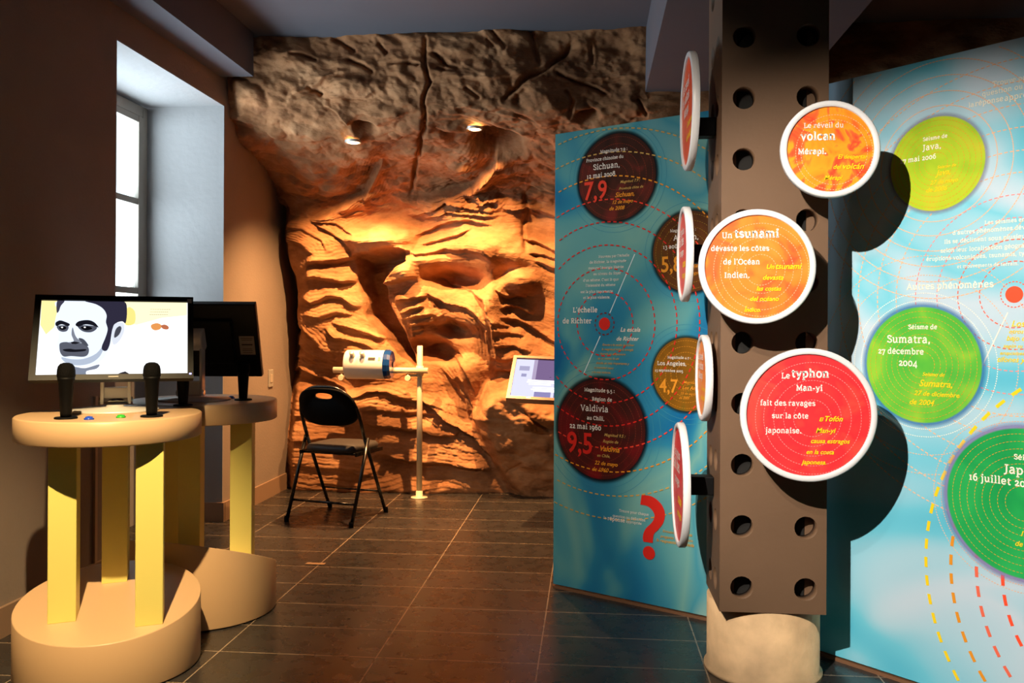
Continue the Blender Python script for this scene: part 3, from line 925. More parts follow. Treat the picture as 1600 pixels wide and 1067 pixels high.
def ring(mb, x, z, r, wd, y, n, duty=0.6, clip=None, phase=0.0, sub=2):
    """dashed circle of n dashes (duty 1 = full line); clip(x, z) keeps a dash"""
    for k in range(n):
        a0 = 2 * PI * (k + phase) / n; a1 = a0 + 2 * PI / n * duty
        am = (a0 + a1) / 2
        if clip and not all(clip(x + r * math.cos(q), z + r * math.sin(q)) for q in (a0, am, a1)): continue
        vs = []; fs = []
        for j in range(sub + 1):
            a = a0 + (a1 - a0) * j / sub
            for rr in (r - wd / 2, r + wd / 2):
                vs.append((x + rr * math.cos(a), y, z + rr * math.sin(a)))
        for j in range(sub): fs.append((2 * j, 2 * j + 1, 2 * j + 3, 2 * j + 2))
        mb.add(vs, fs)

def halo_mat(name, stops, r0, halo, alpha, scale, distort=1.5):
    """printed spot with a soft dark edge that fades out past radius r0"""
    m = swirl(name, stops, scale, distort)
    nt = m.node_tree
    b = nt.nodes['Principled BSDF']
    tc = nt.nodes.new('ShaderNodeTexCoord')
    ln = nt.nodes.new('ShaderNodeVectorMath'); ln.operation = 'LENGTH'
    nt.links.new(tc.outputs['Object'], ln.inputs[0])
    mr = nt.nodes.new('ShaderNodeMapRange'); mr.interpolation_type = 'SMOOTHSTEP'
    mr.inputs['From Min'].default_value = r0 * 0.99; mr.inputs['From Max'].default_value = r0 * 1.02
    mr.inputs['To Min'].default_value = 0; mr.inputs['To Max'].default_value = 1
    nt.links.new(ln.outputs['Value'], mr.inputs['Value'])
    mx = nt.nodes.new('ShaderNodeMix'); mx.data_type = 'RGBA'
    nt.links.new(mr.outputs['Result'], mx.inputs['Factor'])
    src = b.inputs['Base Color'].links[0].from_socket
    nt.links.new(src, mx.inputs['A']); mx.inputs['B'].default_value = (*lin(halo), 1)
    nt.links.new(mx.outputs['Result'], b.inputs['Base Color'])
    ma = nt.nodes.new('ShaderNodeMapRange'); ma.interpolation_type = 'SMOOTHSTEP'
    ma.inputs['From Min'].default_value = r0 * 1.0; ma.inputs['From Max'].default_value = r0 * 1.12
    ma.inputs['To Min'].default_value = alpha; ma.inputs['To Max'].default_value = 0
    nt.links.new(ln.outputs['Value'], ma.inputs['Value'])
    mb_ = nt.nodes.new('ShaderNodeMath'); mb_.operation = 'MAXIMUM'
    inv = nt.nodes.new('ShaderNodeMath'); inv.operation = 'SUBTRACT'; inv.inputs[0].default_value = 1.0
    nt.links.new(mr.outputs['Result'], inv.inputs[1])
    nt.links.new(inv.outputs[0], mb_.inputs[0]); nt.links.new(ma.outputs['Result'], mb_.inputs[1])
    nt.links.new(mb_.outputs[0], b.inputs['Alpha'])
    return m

# ------------------------------------------------------------------ the two hinged information panels
HINGE = Vector((0.650, 3.600, 0))
A_ = on_floor(864, 918); B_ = on_floor(1105, 970)
dl = (B_ - A_).normalized()
C_ = on_floor(1296, 1029); E_ = on_floor(1408, 1066)
dr = (E_ - C_).normalized()
den = dl.x * dr.y - dl.y * dr.x
tH = ((C_.x - A_.x) * dr.y - (C_.y - A_.y) * dr.x) / den
HINGE = A_ + dl * tH
HINGE.z = 0
PH = 2.14
print('panels', A_, B_, HINGE, dl, dr)
LW_ = (HINGE - A_).length - 0.045
RW_ = 1.55

def print_spot(par, pl, name, cpx, cpy, rpy, m_stops, halo, alpha, scale, ringc, nring, lay):
    x, z = pl.uv(cpx, cpy); _, z1 = pl.uv(cpx, cpy - rpy)
    r = z1 - z
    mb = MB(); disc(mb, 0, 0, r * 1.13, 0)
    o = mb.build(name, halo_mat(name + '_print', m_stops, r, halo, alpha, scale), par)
    o.location = (x, -lay, z)
    rg = MB()
    for k in range(nring):
        rr = r * (0.93 - k * 0.80 / nring)
        ring(rg, 0, 0, rr, 0.0014, -0.0008, max(24, int(rr * 560)), 0.62, sub=1)
    rg.build('ring_print', INK[ringc], o)
    return o, x, z, r

class Sub:
    """writes lines for a printed spot into meshes that are sub-parts of it"""
    def __init__(s, o, pl, x, z, lay):
        s.o = o; s.pl = pl; s.x = x; s.z = z; s.lay = lay; s.m = {}
    def line(s, ink_, txt, pxl, py, pxr, bold=0.02, shear=0.0, tall=1.0, key='lettering'):
        mb = s.m.setdefault((key, ink_), MB())
        a, b = s.pl.uv(pxl, py); a1, _ = s.pl.uv(pxr, py)
        put_text(mb, txt, a - s.x, b - s.z, a1 - a, -s.lay, bold, shear, tall, key == 'numeral')
    def done(s):
        for (key, ink_), mb in s.m.items():
            o = mb.build(key, INK[ink_], s.o)
            if key == 'numeral': o['label'] = 'large %s printed number' % ink_

RT = HINGE + dr * RW_
angL = math.atan2(dl.y, dl.x); angR = math.atan2(dr.y, dr.x)
TH = 0.022

# left panel ---------------------------------------------------------------
lp = thing('information_panel', 'deep blue panel with dark magnitude circles, left of the brown column', 'display panel', (A_.x, A_.y, 0), angL)
PLl = Plane(lp)
MB().box((LW_ / 2, TH / 2, 0.012 + PH / 2), (LW_, TH, PH - 0.012)).build('board', swirl('deep_water_print', [(0.30, (14, 104, 160)), (0.43, (44, 134, 170)), (0.50, (84, 158, 170)), (0.57, (116, 174, 170)), (0.66, (72, 154, 174)), (0.8, (150, 190, 180))], 1.7, 0.9, stretch=(1.2, 1, 0.8), detail=2), lp, 0.002)
MB().box((LW_ / 2, TH / 2, 0.006), (LW_, TH + 0.006, 0.012)).build('foot_strip', MT['wood'], lp)
cx, cz = PLl.uv(945, 506)
inL = lambda x, z: 0.006 < x < LW_ - 0.004 and 0.02 < z < PH - 0.006
ringcols = ['maroon', 'red', 'red', 'red', 'red', 'scarlet', 'orange', 'sand', 'sand']
rad = [17, 50, 87, 123, 159, 194, 230, 267, 303]
spots_l = []
cols = {}
for rr, c in zip(rad, ringcols):
    _, z1 = PLl.uv(945, 506 - rr)
    R_ = z1 - cz
    ring(cols.setdefault(c, MB()), cx, cz, R_, 0.0055, -0.0034, max(14, int(R_ * 2 * PI / 0.030)), 0.58, inL)
for c, mb in cols.items(): mb.build('dashed_ring', INK[c], lp)
mb = MB(); disc(mb, cx, cz, PLl.uv(945, 496)[1] - cz, -0.003, 32); mb.build('centre_dot', INK['red'], lp)
# fine pale rings around the printed spots
fine = MB()
for (px, py, rp) in ((963, 277, 78), (963, 277, 86), (938, 670, 92), (938, 670, 104), (1078, 393, 78), (1072, 585, 70), (1072, 585, 78)):
    x, z = PLl.uv(px, py); R_ = PLl.uv(px, py - rp)[1] - z
    ring(fine, x, z, R_, 0.0018, -0.0008, 160, 1.0, inL, sub=1)
fine.build('fine_ring', ink('print_deep_line', (60, 140, 168)), lp)
def slash(mb, pl, p0, p1, wd, lay):
    a = Vector(pl.uv(*p0)); b = Vector(pl.uv(*p1)); d = (b - a).normalized(); n = Vector((-d.y, d.x)) * wd / 2
    mb.poly([(q.x, -lay, q.y) for q in (a - n, b - n, b + n, a + n)])
mb = MB(); slash(mb, PLl, (953, 489), (992, 397), 0.004, 0.0012); slash(mb, PLl, (938, 525), (912, 584), 0.004, 0.0012); mb.build('slanted_line', INK['paleblue'], lp)
DK = [(0.3, (44, 26, 20)), (0.5, (66, 30, 26)), (0.7, (104, 30, 30))]
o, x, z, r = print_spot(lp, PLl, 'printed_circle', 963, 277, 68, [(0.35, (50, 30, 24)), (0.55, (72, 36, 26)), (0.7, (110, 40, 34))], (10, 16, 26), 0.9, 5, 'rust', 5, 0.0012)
s = Sub(o, PLl, x, z, 0.0040)
s.line('white', 'Magnitude 7.9 :', 939, 240, 981, 0.02); s.line('white', 'Province chinoise du', 917, 254, 975, 0.02); s.line('white', 'Sichuan,', 928, 266, 969, 0.015)
s.line('white', '12 mai 2008', 918, 279.5, 962, 0.02); s.line('scarlet', '7,9', 914, 313, 949, 0.03, key='numeral', tall=1.15)
s.line('sand', 'Magnitud 7.9 :', 970, 286.5, 1001, 0.01, 0.3); s.line('sand', 'Provincia china de', 968, 297, 1006, 0.01, 0.3); s.line('orange', 'Sichuan,', 962, 308.5, 992, 0.02, 0.3)
s.line('orange', '12 de mayo', 958, 319, 990, 0.02, 0.3); s.line('orange', 'de 2008', 953, 329, 977, 0.02, 0.3); s.done()
o['label'] = 'dark brown circle with the number 7,9'
o, x, z, r = print_spot(lp, PLl, 'printed_circle', 1078, 393, 63, [(0.35, (74, 42, 20)), (0.6, (104, 58, 22)), (0.75, (70, 70, 30))], (14, 26, 30), 0.85, 5, 'olive', 5, 0.0012)
s = Sub(o, PLl, x, z, 0.0040)
s.line('white', 'Magnitude 5,8 :', 1048, 363, 1088, 0.02); s.line('white', 'Ancash,', 1053, 376, 1092, 0.015); s.line('white', '13 août 2005', 1037, 389, 1082, 0.02)
s.line('orange', '5,8', 1034, 425, 1066, 0.03, key='numeral', tall=1.15); s.line('orange', 'Ancash,', 1074, 418, 1100, 0.02, 0.3); s.line('orange', '13 de agosto', 1068, 429, 1100, 0.01, 0.3); s.done()
o['label'] = 'brown circle with the number 5,8'
o, x, z, r = print_spot(lp, PLl, 'printed_circle', 1072, 585, 57, [(0.35, (118, 78, 14)), (0.6, (140, 92, 18)), (0.75, (104, 96, 30))], (30, 50, 40), 0.85, 5, 'orange', 5, 0.0012)
s = Sub(o, PLl, x, z, 0.0040)
s.line('white', 'Magnitude 4.7 :', 1044, 560, 1080, 0.02); s.line('white', 'Los Angeles,', 1028, 570, 1073, 0.02); s.line('white', '23 septembre 2005', 1024, 580, 1068, 0.02)
s.line('orange', '4,7', 1031, 612, 1060, 0.03, key='numeral', tall=1.15); s.line('orange', 'Magnitud 4.7', 1069, 599, 1098, 0.01, 0.3); s.line('orange', 'Los Angeles,', 1067, 608, 1103, 0.02, 0.3); s.line('orange', '23 de septiembre', 1064, 616, 1100, 0.01, 0.3); s.line('orange', 'de 2005', 1062, 623, 1078, 0.01, 0.3); s.done()
o['label'] = 'ochre circle with the number 4,7'
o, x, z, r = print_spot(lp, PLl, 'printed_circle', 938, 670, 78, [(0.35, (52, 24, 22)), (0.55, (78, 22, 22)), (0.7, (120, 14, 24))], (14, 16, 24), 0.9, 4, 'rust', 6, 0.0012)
s = Sub(o, PLl, x, z, 0.0040)
s.line('white', 'Magnitude 9.5 :', 914, 611, 961, 0.03); s.line('white', 'Région de', 926, 625.5, 957, 0.03); s.line('white', 'Valdivia', 908, 641, 951, 0.015)
s.line('white', 'au Chili,', 918, 655, 945, 0.03); s.line('white', '22 mai 1960', 891, 668, 940, 0.025); s.line('red', '9,5', 887, 705, 926, 0.04, key='numeral', tall=1.15)
s.line('sand', 'Magnitud 9.5 :', 945, 681, 978, 0.01, 0.3); s.line('sand', 'Región de', 943, 691, 967, 0.01, 0.3); s.line('orange', 'Valdivia', 939, 704, 969, 0.02, 0.3)
s.line('sand', 'en Chile,', 934, 713, 954, 0.01, 0.3); s.line('orange', '22 de mayo', 930, 725, 966, 0.02, 0.3); s.line('orange', 'de 1960', 926, 735, 952, 0.02, 0.3); s.done()
o['label'] = 'dark red circle with the number 9,5'
mbw = MB(); mbo = MB(); mbs = MB()
for t_, a, b, c in (('Nouveau par l\'échelle', 936, 403, 984), ('de Richter, la magnitude', 922, 412, 979), ('mesure l\'énergie libérée', 920, 421, 975), ('au niveau du foyer', 928, 430, 971),
                    ('d\'un séisme. C\'est là que', 912, 440, 967), ('l\'intensité du séisme', 916, 448, 962), ('est la plus importante', 908, 458, 958), ('et la plus violente.', 912, 467, 954)):
    ptext(mbw, PLl, t_, a, b, c, 0.0036, 0.012)
ptext(mbs, PLl, 'L\'échelle', 896, 488, 934, 0.0038, 0.03); ptext(mbs, PLl, 'de Richter', 880, 505, 925, 0.0038, 0.03)
mbs.build('lettering', INK['white'], lp); mbs = MB()
ptext(mbs, PLl, 'La escala', 970, 518, 1001, 0.0038, 0.03, 0.3); ptext(mbs, PLl, 'de Richter', 964, 532, 999, 0.0038, 0.03, 0.3)
for k, (t_, a, c) in enumerate((('Gracias a la escala de Richter', 942, 992), ('la magnitud mide la energía', 941, 990), ('liberada en el epicentro', 938, 978), ('de un seísmo. Es ahí', 935, 968), ('donde es más importante y', 932, 984), ('la intensidad mayor', 929, 960), ('y la más violenta.', 925, 955))):
    ptext(mbo, PLl, t_, a, 540 + 7.1 * k, c, 0.0036, 0.01, 0.3)
mbw.build('small_lettering', INK['white'], lp); mbw = MB(); mbo.build('small_lettering', INK['sand'], lp)['label'] = 'small sand coloured lettering'; mbo = MB()
ptext(mbw, PLl, 'Trouve pour chaque', 968, 799, 1014, 0.0036, 0.015); ptext(mbw, PLl, 'question ou définition', 958, 807, 1009, 0.0036, 0.015); ptext(mbw, PLl, 'la', 944, 810.5, 948, 0.0036, 0.015)
mbs.build('lettering', INK['white'], lp); mbs = MB()
ptext(mbs, PLl, 'réponse', 950, 812, 977, 0.0036, 0.03); ptext(mbw, PLl, 'appropriée', 979, 816, 1003, 0.0036, 0.015)
ptext(mbo, PLl, 'Encuentra para cada', 1036, 831, 1082, 0.0036, 0.01, 0.3); ptext(mbo, PLl, 'pregunta o definición', 1032, 839, 1083, 0.0036, 0.01, 0.3); ptext(mbo, PLl, 'la respuesta apropiada', 1026, 845, 1085, 0.0036, 0.02, 0.3)
mbw.build('small_lettering', INK['white'], lp); mbs.build('lettering', INK['white'], lp); mbo.build('small_lettering', INK['sand'], lp)['label'] = 'small sand coloured lettering'
# the big red question mark: a bent band and a dot
qm = MB()
outer = [(1003, 773), (1018, 775), (1030, 783), (1037, 793), (1039.5, 804), (1037, 816), (1030, 826), (1023, 833), (1021, 840), (1020.5, 848)]
inner = [(1001, 788), (1011, 790), (1018, 795), (1022.5, 802), (1023, 808), (1019, 816), (1010, 825), (1006, 833), (1005, 840), (1006, 846)]
def catmull(pts, n=5):
    P_ = [Vector(p) for p in pts]; P_ = [2 * P_[0] - P_[1]] + P_ + [2 * P_[-1] - P_[-2]]
    out = []
    for i in range(1, len(P_) - 2):
        for k in range(n):
            u = k / n
            out.append(0.5 * ((2 * P_[i]) + (P_[i + 1] - P_[i - 1]) * u + (2 * P_[i - 1] - 5 * P_[i] + 4 * P_[i + 1] - P_[i + 2]) * u * u + (3 * P_[i] - P_[i - 1] - 3 * P_[i + 1] + P_[i + 2]) * u ** 3))
    return out + [P_[-2]]
oo = catmull(outer); ii = catmull(inner)
vs = []
for a, b in zip(oo, ii):
    for p in (a, b):
        u_, v_ = PLl.uv(p.x, p.y); vs.append((u_, -0.0036, v_))
qm.add(vs, [(2 * i, 2 * i + 1, 2 * i + 3, 2 * i + 2) for i in range(len(oo) - 1)])
x, z = PLl.uv(1014.5, 863.5); disc(qm, x, z, PLl.uv(1014.5, 853)[1] - z, -0.0036, 32)
qm.build('question_mark', INK['red'], lp)

# right panel --------------------------------------------------------------
rp = thing('information_panel', 'pale sky blue panel with green circles, right of the brown column', 'display panel', (HINGE.x, HINGE.y, 0), angR)
PLr = Plane(rp)
MB().box((RW_ / 2 + 0.004, TH / 2, 0.012 + PH / 2), (RW_, TH, PH - 0.012)).build('board', swirl('pale_water_print', [(0.28, (40, 170, 206)), (0.42, (110, 200, 224)), (0.50, (170, 212, 230)), (0.58, (196, 216, 232)), (0.66, (120, 204, 226)), (0.8, (206, 222, 234))], 1.5, 0.7, stretch=(0.8, 1, 1.2), detail=2), rp, 0.002)
MB().box((RW_ / 2 + 0.004, TH / 2, 0.006), (RW_, TH + 0.006, 0.012)).build('foot_strip', MT['wood'], rp)
inR = lambda x, z: 0.01 < x < RW_ - 0.004 and 0.02 < z < PH - 0.006
cx, cz = PLr.uv(1585, 460)
cols = {}
unit = PLr.uv(1585, 360)[1] - cz                 # 100 photo rows at the dot
for rr, c in ((20, 'coral'), (52, 'coral'), (86, 'coral'), (120, 'pink'), (156, 'pink'), (190, 'peach'), (224, 'peach'), (260, 'peach'), (296, 'peach'), (332, 'peach'), (368, 'peach')):
    ring(cols.setdefault(c, MB()), cx, cz, unit * rr / 100, 0.0034, -0.0008, max(24, int(unit * rr / 100 * 2 * PI / 0.017)), 0.62, inR)
jx, jz = PLr.uv(1463, 256)
for rr in (90, 112, 136, 160, 184, 210):
    ring(cols.setdefault('peach', MB()), jx, jz, (PLr.uv(1463, 156)[1] - jz) * rr / 100, 0.0030, -0.0007, 190, 0.8, inR)
sx, sz = PLr.uv(1440, 570)
for rr, c in ((100, 'cream'), (112, 'cream'), (140, 'peach'), (170, 'peach')):
    ring(cols.setdefault(c, MB()), sx, sz, (PLr.uv(1440, 470)[1] - sz) * rr / 100, 0.0026, -0.0009, 200, 0.55, inR)
px_, pz_2 = PLr.uv(1600, 787)
for rr in (128, 140):
    ring(cols.setdefault('peach', MB()), px_, pz_2, (PLr.uv(1600, 687)[1] - pz_2) * rr / 100, 0.0026, -0.0009, 200, 0.55, inR)
for c, mb in cols.items(): mb.build('dashed_ring', INK[c], rp)
def circ3(pl, a, b, c):
    (x1, y1), (x2, y2), (x3, y3) = pl.uv(*a), pl.uv(*b), pl.uv(*c)
    d = 2 * (x1 * (y2 - y3) + x2 * (y3 - y1) + x3 * (y1 - y2))
    ux = ((x1 * x1 + y1 * y1) * (y2 - y3) + (x2 * x2 + y2 * y2) * (y3 - y1) + (x3 * x3 + y3 * y3) * (y1 - y2)) / d
    uy = ((x1 * x1 + y1 * y1) * (x3 - x2) + (x2 * x2 + y2 * y2) * (x1 - x3) + (x3 * x3 + y3 * y3) * (x2 - x1)) / d
    return ux, uy, math.hypot(x1 - ux, y1 - uy)
for c, pts in (('yellow', ((1568, 627), (1447, 880), (1500, 1067))), ('orange', ((1497, 805), (1486, 890), (1540, 1065))), ('coral', ((1527, 862), (1528, 920), (1584, 1065))), ('vermilion', ((1567, 890), (1571, 940), (1597, 1010)))):
    x, z, r = circ3(PLr, *pts)
    mb = MB(); ring(mb, x, z, r, 0.0105, -0.0011, max(20, int(2 * PI * r / 0.062)), 0.55, inR)
    if mb.v: mb.build('broad_dashed_ring', INK[c], rp)['label'] = 'broad %s dashes' % c
mb = MB(); disc(mb, cx, cz, unit * 0.13, -0.0016, 36); mb.build('centre_dot', INK['vermilion'], rp)
mb = MB(); slash(mb, PLr, (1575, 488), (1531, 580), 0.004, 0.0014); mb.build('slanted_line', INK['white'], rp)
GR = 'orange'
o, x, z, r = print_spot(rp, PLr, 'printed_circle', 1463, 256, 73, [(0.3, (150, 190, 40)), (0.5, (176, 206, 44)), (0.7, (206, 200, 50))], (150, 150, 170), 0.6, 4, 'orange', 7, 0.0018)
s = Sub(o, PLr, x, z, 0.0016)
s.line('cream', 'Séisme de', 1443, 221, 1481, 0.03); s.line('cream', 'Java,', 1442, 236, 1471, 0.02); s.line('cream', '27 mai 2006', 1407, 256, 1463, 0.025)
s.line('yellow', 'Seísmo de', 1465, 264, 1495, 0.015, 0.3); s.line('yellow', 'Java,', 1462, 275, 1486, 0.02, 0.3); s.line('yellow', '27 de mayo', 1454, 289, 1498, 0.02, 0.3); s.line('yellow', 'de 2006', 1448, 301, 1481, 0.02, 0.3); s.done()
o['label'] = 'yellow green circle naming Java'
o, x, z, r = print_spot(rp, PLr, 'printed_circle', 1440, 570, 90, [(0.3, (70, 176, 66)), (0.5, (96, 190, 64)), (0.7, (150, 204, 60))], (60, 130, 190), 0.7, 4, 'orange', 8, 0.0018)
s = Sub(o, PLr, x, z, 0.0016)
s.line('cream', 'Séisme de', 1420, 514, 1465, 0.035); s.line('cream', 'Sumatra,', 1387, 535, 1454, 0.03); s.line('cream', '27 décembre', 1373, 552, 1444, 0.035); s.line('cream', '2004', 1405, 571, 1434, 0.03)
s.line('yellow', 'Seísmo de', 1442, 587, 1477, 0.015, 0.3); s.line('yellow', 'Sumatra,', 1437, 603, 1489, 0.03, 0.3); s.line('yellow', '27 de diciembre', 1429, 617, 1500, 0.03, 0.3); s.line('yellow', 'de 2004', 1422, 631, 1461, 0.03, 0.3); s.done()
o['label'] = 'bright green circle naming Sumatra'
o, x, z, r = print_spot(rp, PLr, 'printed_circle', 1600, 787, 117, [(0.3, (24, 150, 80)), (0.5, (34, 166, 84)), (0.7, (46, 180, 92))], (150, 130, 190), 0.7, 4, 'orange', 8, 0.0018)
s = Sub(o, PLr, x, z, 0.0016)
s.line('cream', 'Séisme du', 1585, 717, 1645, 0.035); s.line('cream', 'Japon,', 1569, 738, 1630, 0.03); s.line('cream', '16 juillet 2007', 1515, 749, 1622, 0.035)
s.line('yellow', '16 de julio', 1596, 837, 1650, 0.03, 0.3); s.line('yellow', 'de 2007', 1587, 852, 1630, 0.03, 0.3); s.done()
o['label'] = 'dark green circle cut by the picture edge'
mbw = MB(); mbs = MB(); mbo = MB()
ptext(mbw, PLr, 'Trouve pour chaque', 1551, 135, 1660, 0.002, 0.02); ptext(mbw, PLr, 'question ou définition', 1535, 151, 1660, 0.002, 0.02); ptext(mbw, PLr, 'la', 1514, 168, 1522, 0.002, 0.02); ptext(mbs, PLr, 'réponse', 1524, 166, 1568, 0.002, 0.03); ptext(mbw, PLr, 'appropriée', 1570, 158, 1640, 0.002, 0.02)
mbw.build('small_lettering', INK['cream'], rp); mbs.build('lettering', INK['cream'], rp); mbw = MB(); mbs = MB()
for t_, a, b, c in (('Les séismes entraînent', 1539, 351, 1640), ('d\'autres phénomènes dévastateurs.', 1489, 367, 1650), ('Ils se déclinent sous plusieurs formes', 1476, 381, 1650), ('selon leur localisation géographique :', 1470, 395, 1640), ('éruptions volcaniques, tsunamis, typhons', 1448, 408, 1630), ('et mouvements de terrain.', 1496, 419, 1592)):
    ptext(mbw, PLr, t_, a, b, c, 0.002, 0.02)
ptext(mbs, PLr, 'Autres phénomènes', 1417, 453, 1553, 0.002, 0.03)
for k, (t_, a) in enumerate((('Los seísmos', 1581), ('otros fenómenos', 1577), ('bajo diferentes', 1573), ('según su localización', 1568), ('erupciones, tsunamis', 1563), ('tifones y', 1559))):
    ptext(mbo, PLr, t_, a, 510 + 11 * k, a + 74 - (k == 5) * 30, 0.002, 0.02, 0.3)
mbw.build('small_lettering', INK['cream'], rp); mbs.build('lettering', INK['cream'], rp); mbo.build('small_lettering', INK['yellow'], rp)['label'] = 'small yellow lettering'

# ------------------------------------------------------------------ brown perforated column casing on its concrete pillar
fl = on_y(1124, 958, 3.0); fR = on_y(1291, 958, 3.0)
CX0, CX1, CY0, CY1 = fl.x, fR.x, 3.0, 3.33
CZ0 = (fl.z + fR.z) / 2
CW, CD = CX1 - CX0, CY1 - CY0
print('column', CX0, CX1, CZ0)
cb = thing('column_casing', 'tall brown square column casing drilled with two rows of round holes', 'column', ((CX0 + CX1) / 2, (CY0 + CY1) / 2, CZ0), 0)
def drilled(w, h, th, holes, r, n=20):
    """board w by h in X and Z, centred in X, from z 0, facing -Y at y=-th/2, with round through holes"""
    bm = bmesh.new()
    xs_ = sorted({-w / 2, w / 2} | {round(x, 5) for x, z in holes})
    zs = sorted({z for x, z in holes})
    cols_ = sorted({x for x, z in holes})
    # cells: one square cell per hole, plain quads elsewhere
    xb = [-w / 2] + [(a + b) / 2 for a, b in zip(cols_, cols_[1:])] + [w / 2]
    zb = [0] + [(a + b) / 2 for a, b in zip(zs, zs[1:])] + [h]
    mb = MB()
    for i, x in enumerate(cols_):
        for j, z in enumerate(zs):
            x0, x1, z0, z1 = xb[i], xb[i + 1], zb[j], zb[j + 1]
            circ = [(x + r * math.cos(2 * PI * k / n), z + r * math.sin(2 * PI * k / n)) for k in range(n)]
            sq = []
            for k in range(n):
                a = 2 * PI * k / n; c_, s_ = math.cos(a), math.sin(a)
                tx = (x1 - x) / c_ if c_ > 1e-9 else ((x0 - x) / c_ if c_ < -1e-9 else 1e9)
                tz = (z1 - z) / s_ if s_ > 1e-9 else ((z0 - z) / s_ if s_ < -1e-9 else 1e9)
                t_ = min(tx, tz); sq.append((x + c_ * t_, z + s_ * t_))
            corners = [(x1, z1), (x0, z1), (x0, z0), (x1, z0)]
            for y in (-th / 2, th / 2):
                for k in range(n):
                    k2 = (k + 1) % n
                    poly = [circ[k], sq[k]]
                    for cc in corners:
                        if abs(sq[k][0] - sq[k2][0]) > 1e-7 and abs(sq[k][1] - sq[k2][1]) > 1e-7:
                            if min(sq[k][0], sq[k2][0]) - 1e-7 <= cc[0] <= max(sq[k][0], sq[k2][0]) + 1e-7 and min(sq[k][1], sq[k2][1]) - 1e-7 <= cc[1] <= max(sq[k][1], sq[k2][1]) + 1e-7: poly.append(cc)
                    poly += [sq[k2], circ[k2]]
                    mb.poly([(px, y, pz) for px, pz in poly])
            for k in range(n):
                k2 = (k + 1) % n
                mb.add([(circ[k][0], -th / 2, circ[k][1]), (circ[k2][0], -th / 2, circ[k2][1]), (circ[k2][0], th / 2, circ[k2][1]), (circ[k][0], th / 2, circ[k][1])], [(0, 1, 2, 3)], True)
    for (x0, z0, x1, z1) in ((-w / 2, 0, w / 2, 0), (-w / 2, h, w / 2, h), (-w / 2, 0, -w / 2, h), (w / 2, 0, w / 2, h)):
        mb.add([(x0, -th / 2, z0), (x1, -th / 2, z1), (x1, th / 2, z1), (x0, th / 2, z0)], [(0, 1, 2, 3)])
    return mb
HH = 2.68 - CZ0 - 0.004
hx0 = on_y(1160, 700, CY0).x - (CX0 + CX1) / 2; hx1 = on_y(1260, 700, CY0).x - (CX0 + CX1) / 2
hz = [on_y(1160, 918, CY0).z - CZ0 + (0.2155 * 2.95 / 3.05) * k for k in range(12)]
hz = [z for z in hz if z < HH - 0.06]
BT = 0.058
fb = drilled(CW, HH, BT, [(x, z) for x in (hx0, hx1) for z in hz], 0.0385).build('front_board', MT['column'], cb)
fb.location = (0, -CD / 2 + BT / 2, 0)
sd = CD - 2 * BT - 0.002
for nm, sx_ in (('side_board', -1), ('side_board', 1)):
    o = drilled(sd, HH, BT, [(x, z) for x in (-0.06, 0.06) for z in hz], 0.0385).build(nm, MT['column'], cb)
    o.location = (sx_ * (CW / 2 - BT / 2), 0, 0); o.rotation_euler = (0, 0, -sx_ * PI / 2 * -1)
bb = drilled(CW, HH, BT, [(x, z) for x in (hx0, hx1) for z in hz], 0.0385).build('back_board', MT['column'], cb)
bb.location = (0, CD / 2 - BT / 2, 0)
pc = on_floor(1191, 1030)
pil = MB()
pil.lathe([(0.207, 0.0), (0.207, 0.012), (0.197, 0.02), (0.197, CZ0 - 0.002)], 56)
pl_ = pil.build('concrete_pillar', MT['concrete'])
pl_.location = (on_y(1191, 1000, 3.2).x, 3.2, 0)
tag(pl_, 'worn beige concrete pillar foot under the brown perforated casing', 'pillar')
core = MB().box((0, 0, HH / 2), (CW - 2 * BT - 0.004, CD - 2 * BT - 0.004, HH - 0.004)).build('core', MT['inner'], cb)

# ------------------------------------------------------------------ round signs on arms
def sign(label, loc, rz, R, stops, scale, lines, arm_len, arm_dir, arm_dz=0.0, rings=('pink', 5), cat='round sign'):
    o = thing('round_sign', label, cat, loc, rz, 'round signs on the column')
    th = 0.026
    Mx = Matrix.Rotation(PI / 2, 4, 'X')
    rm = MB().lathe([(R - 0.019, -0.004), (R - 0.019, 0.013), (R - 0.017, 0.0155), (R - 0.004, 0.0155), (R, 0.0115), (R, -0.0085), (R - 0.003, -0.0105), (R - 0.019, -0.0105)], 72, Mx, caps=False)
    rm.build('rim', MT['rim'], o)
    fc = MB().lathe([(0, 0.0085), (R - 0.0185, 0.0085), (R - 0.0185, -0.0105), (0, -0.0105)], 72, Mx, smooth=False, caps=False)
    fc.build('face', swirl('sign_print', stops, scale, 2.5, 0.35), o)
    rg = MB()
    for k in range(rings[1]):
        rr = (R - 0.03) * (1 - k * 0.17)
        ring(rg, 0.012, -0.01, min(rr, R - 0.035), 0.0016, -0.0096, max(30, int(rr * 700)), 0.55, sub=1)
    rg.build('dotted_ring', INK[rings[0]], o)
    by = {}
    for (ink_, txt, x0, z0, wd, bold, shear) in lines:
        put_text(by.setdefault(ink_, MB()), txt, x0, z0, wd, -0.0108, bold, shear)
    for ink_, mb in by.items(): mb.build('lettering', INK[ink_], o)
    MB().box((0, 0.0105 + arm_len / 2, arm_dz), (0.06, arm_len, 0.066)).build('arm', MT['bezel'], o, 0.003)
    return o

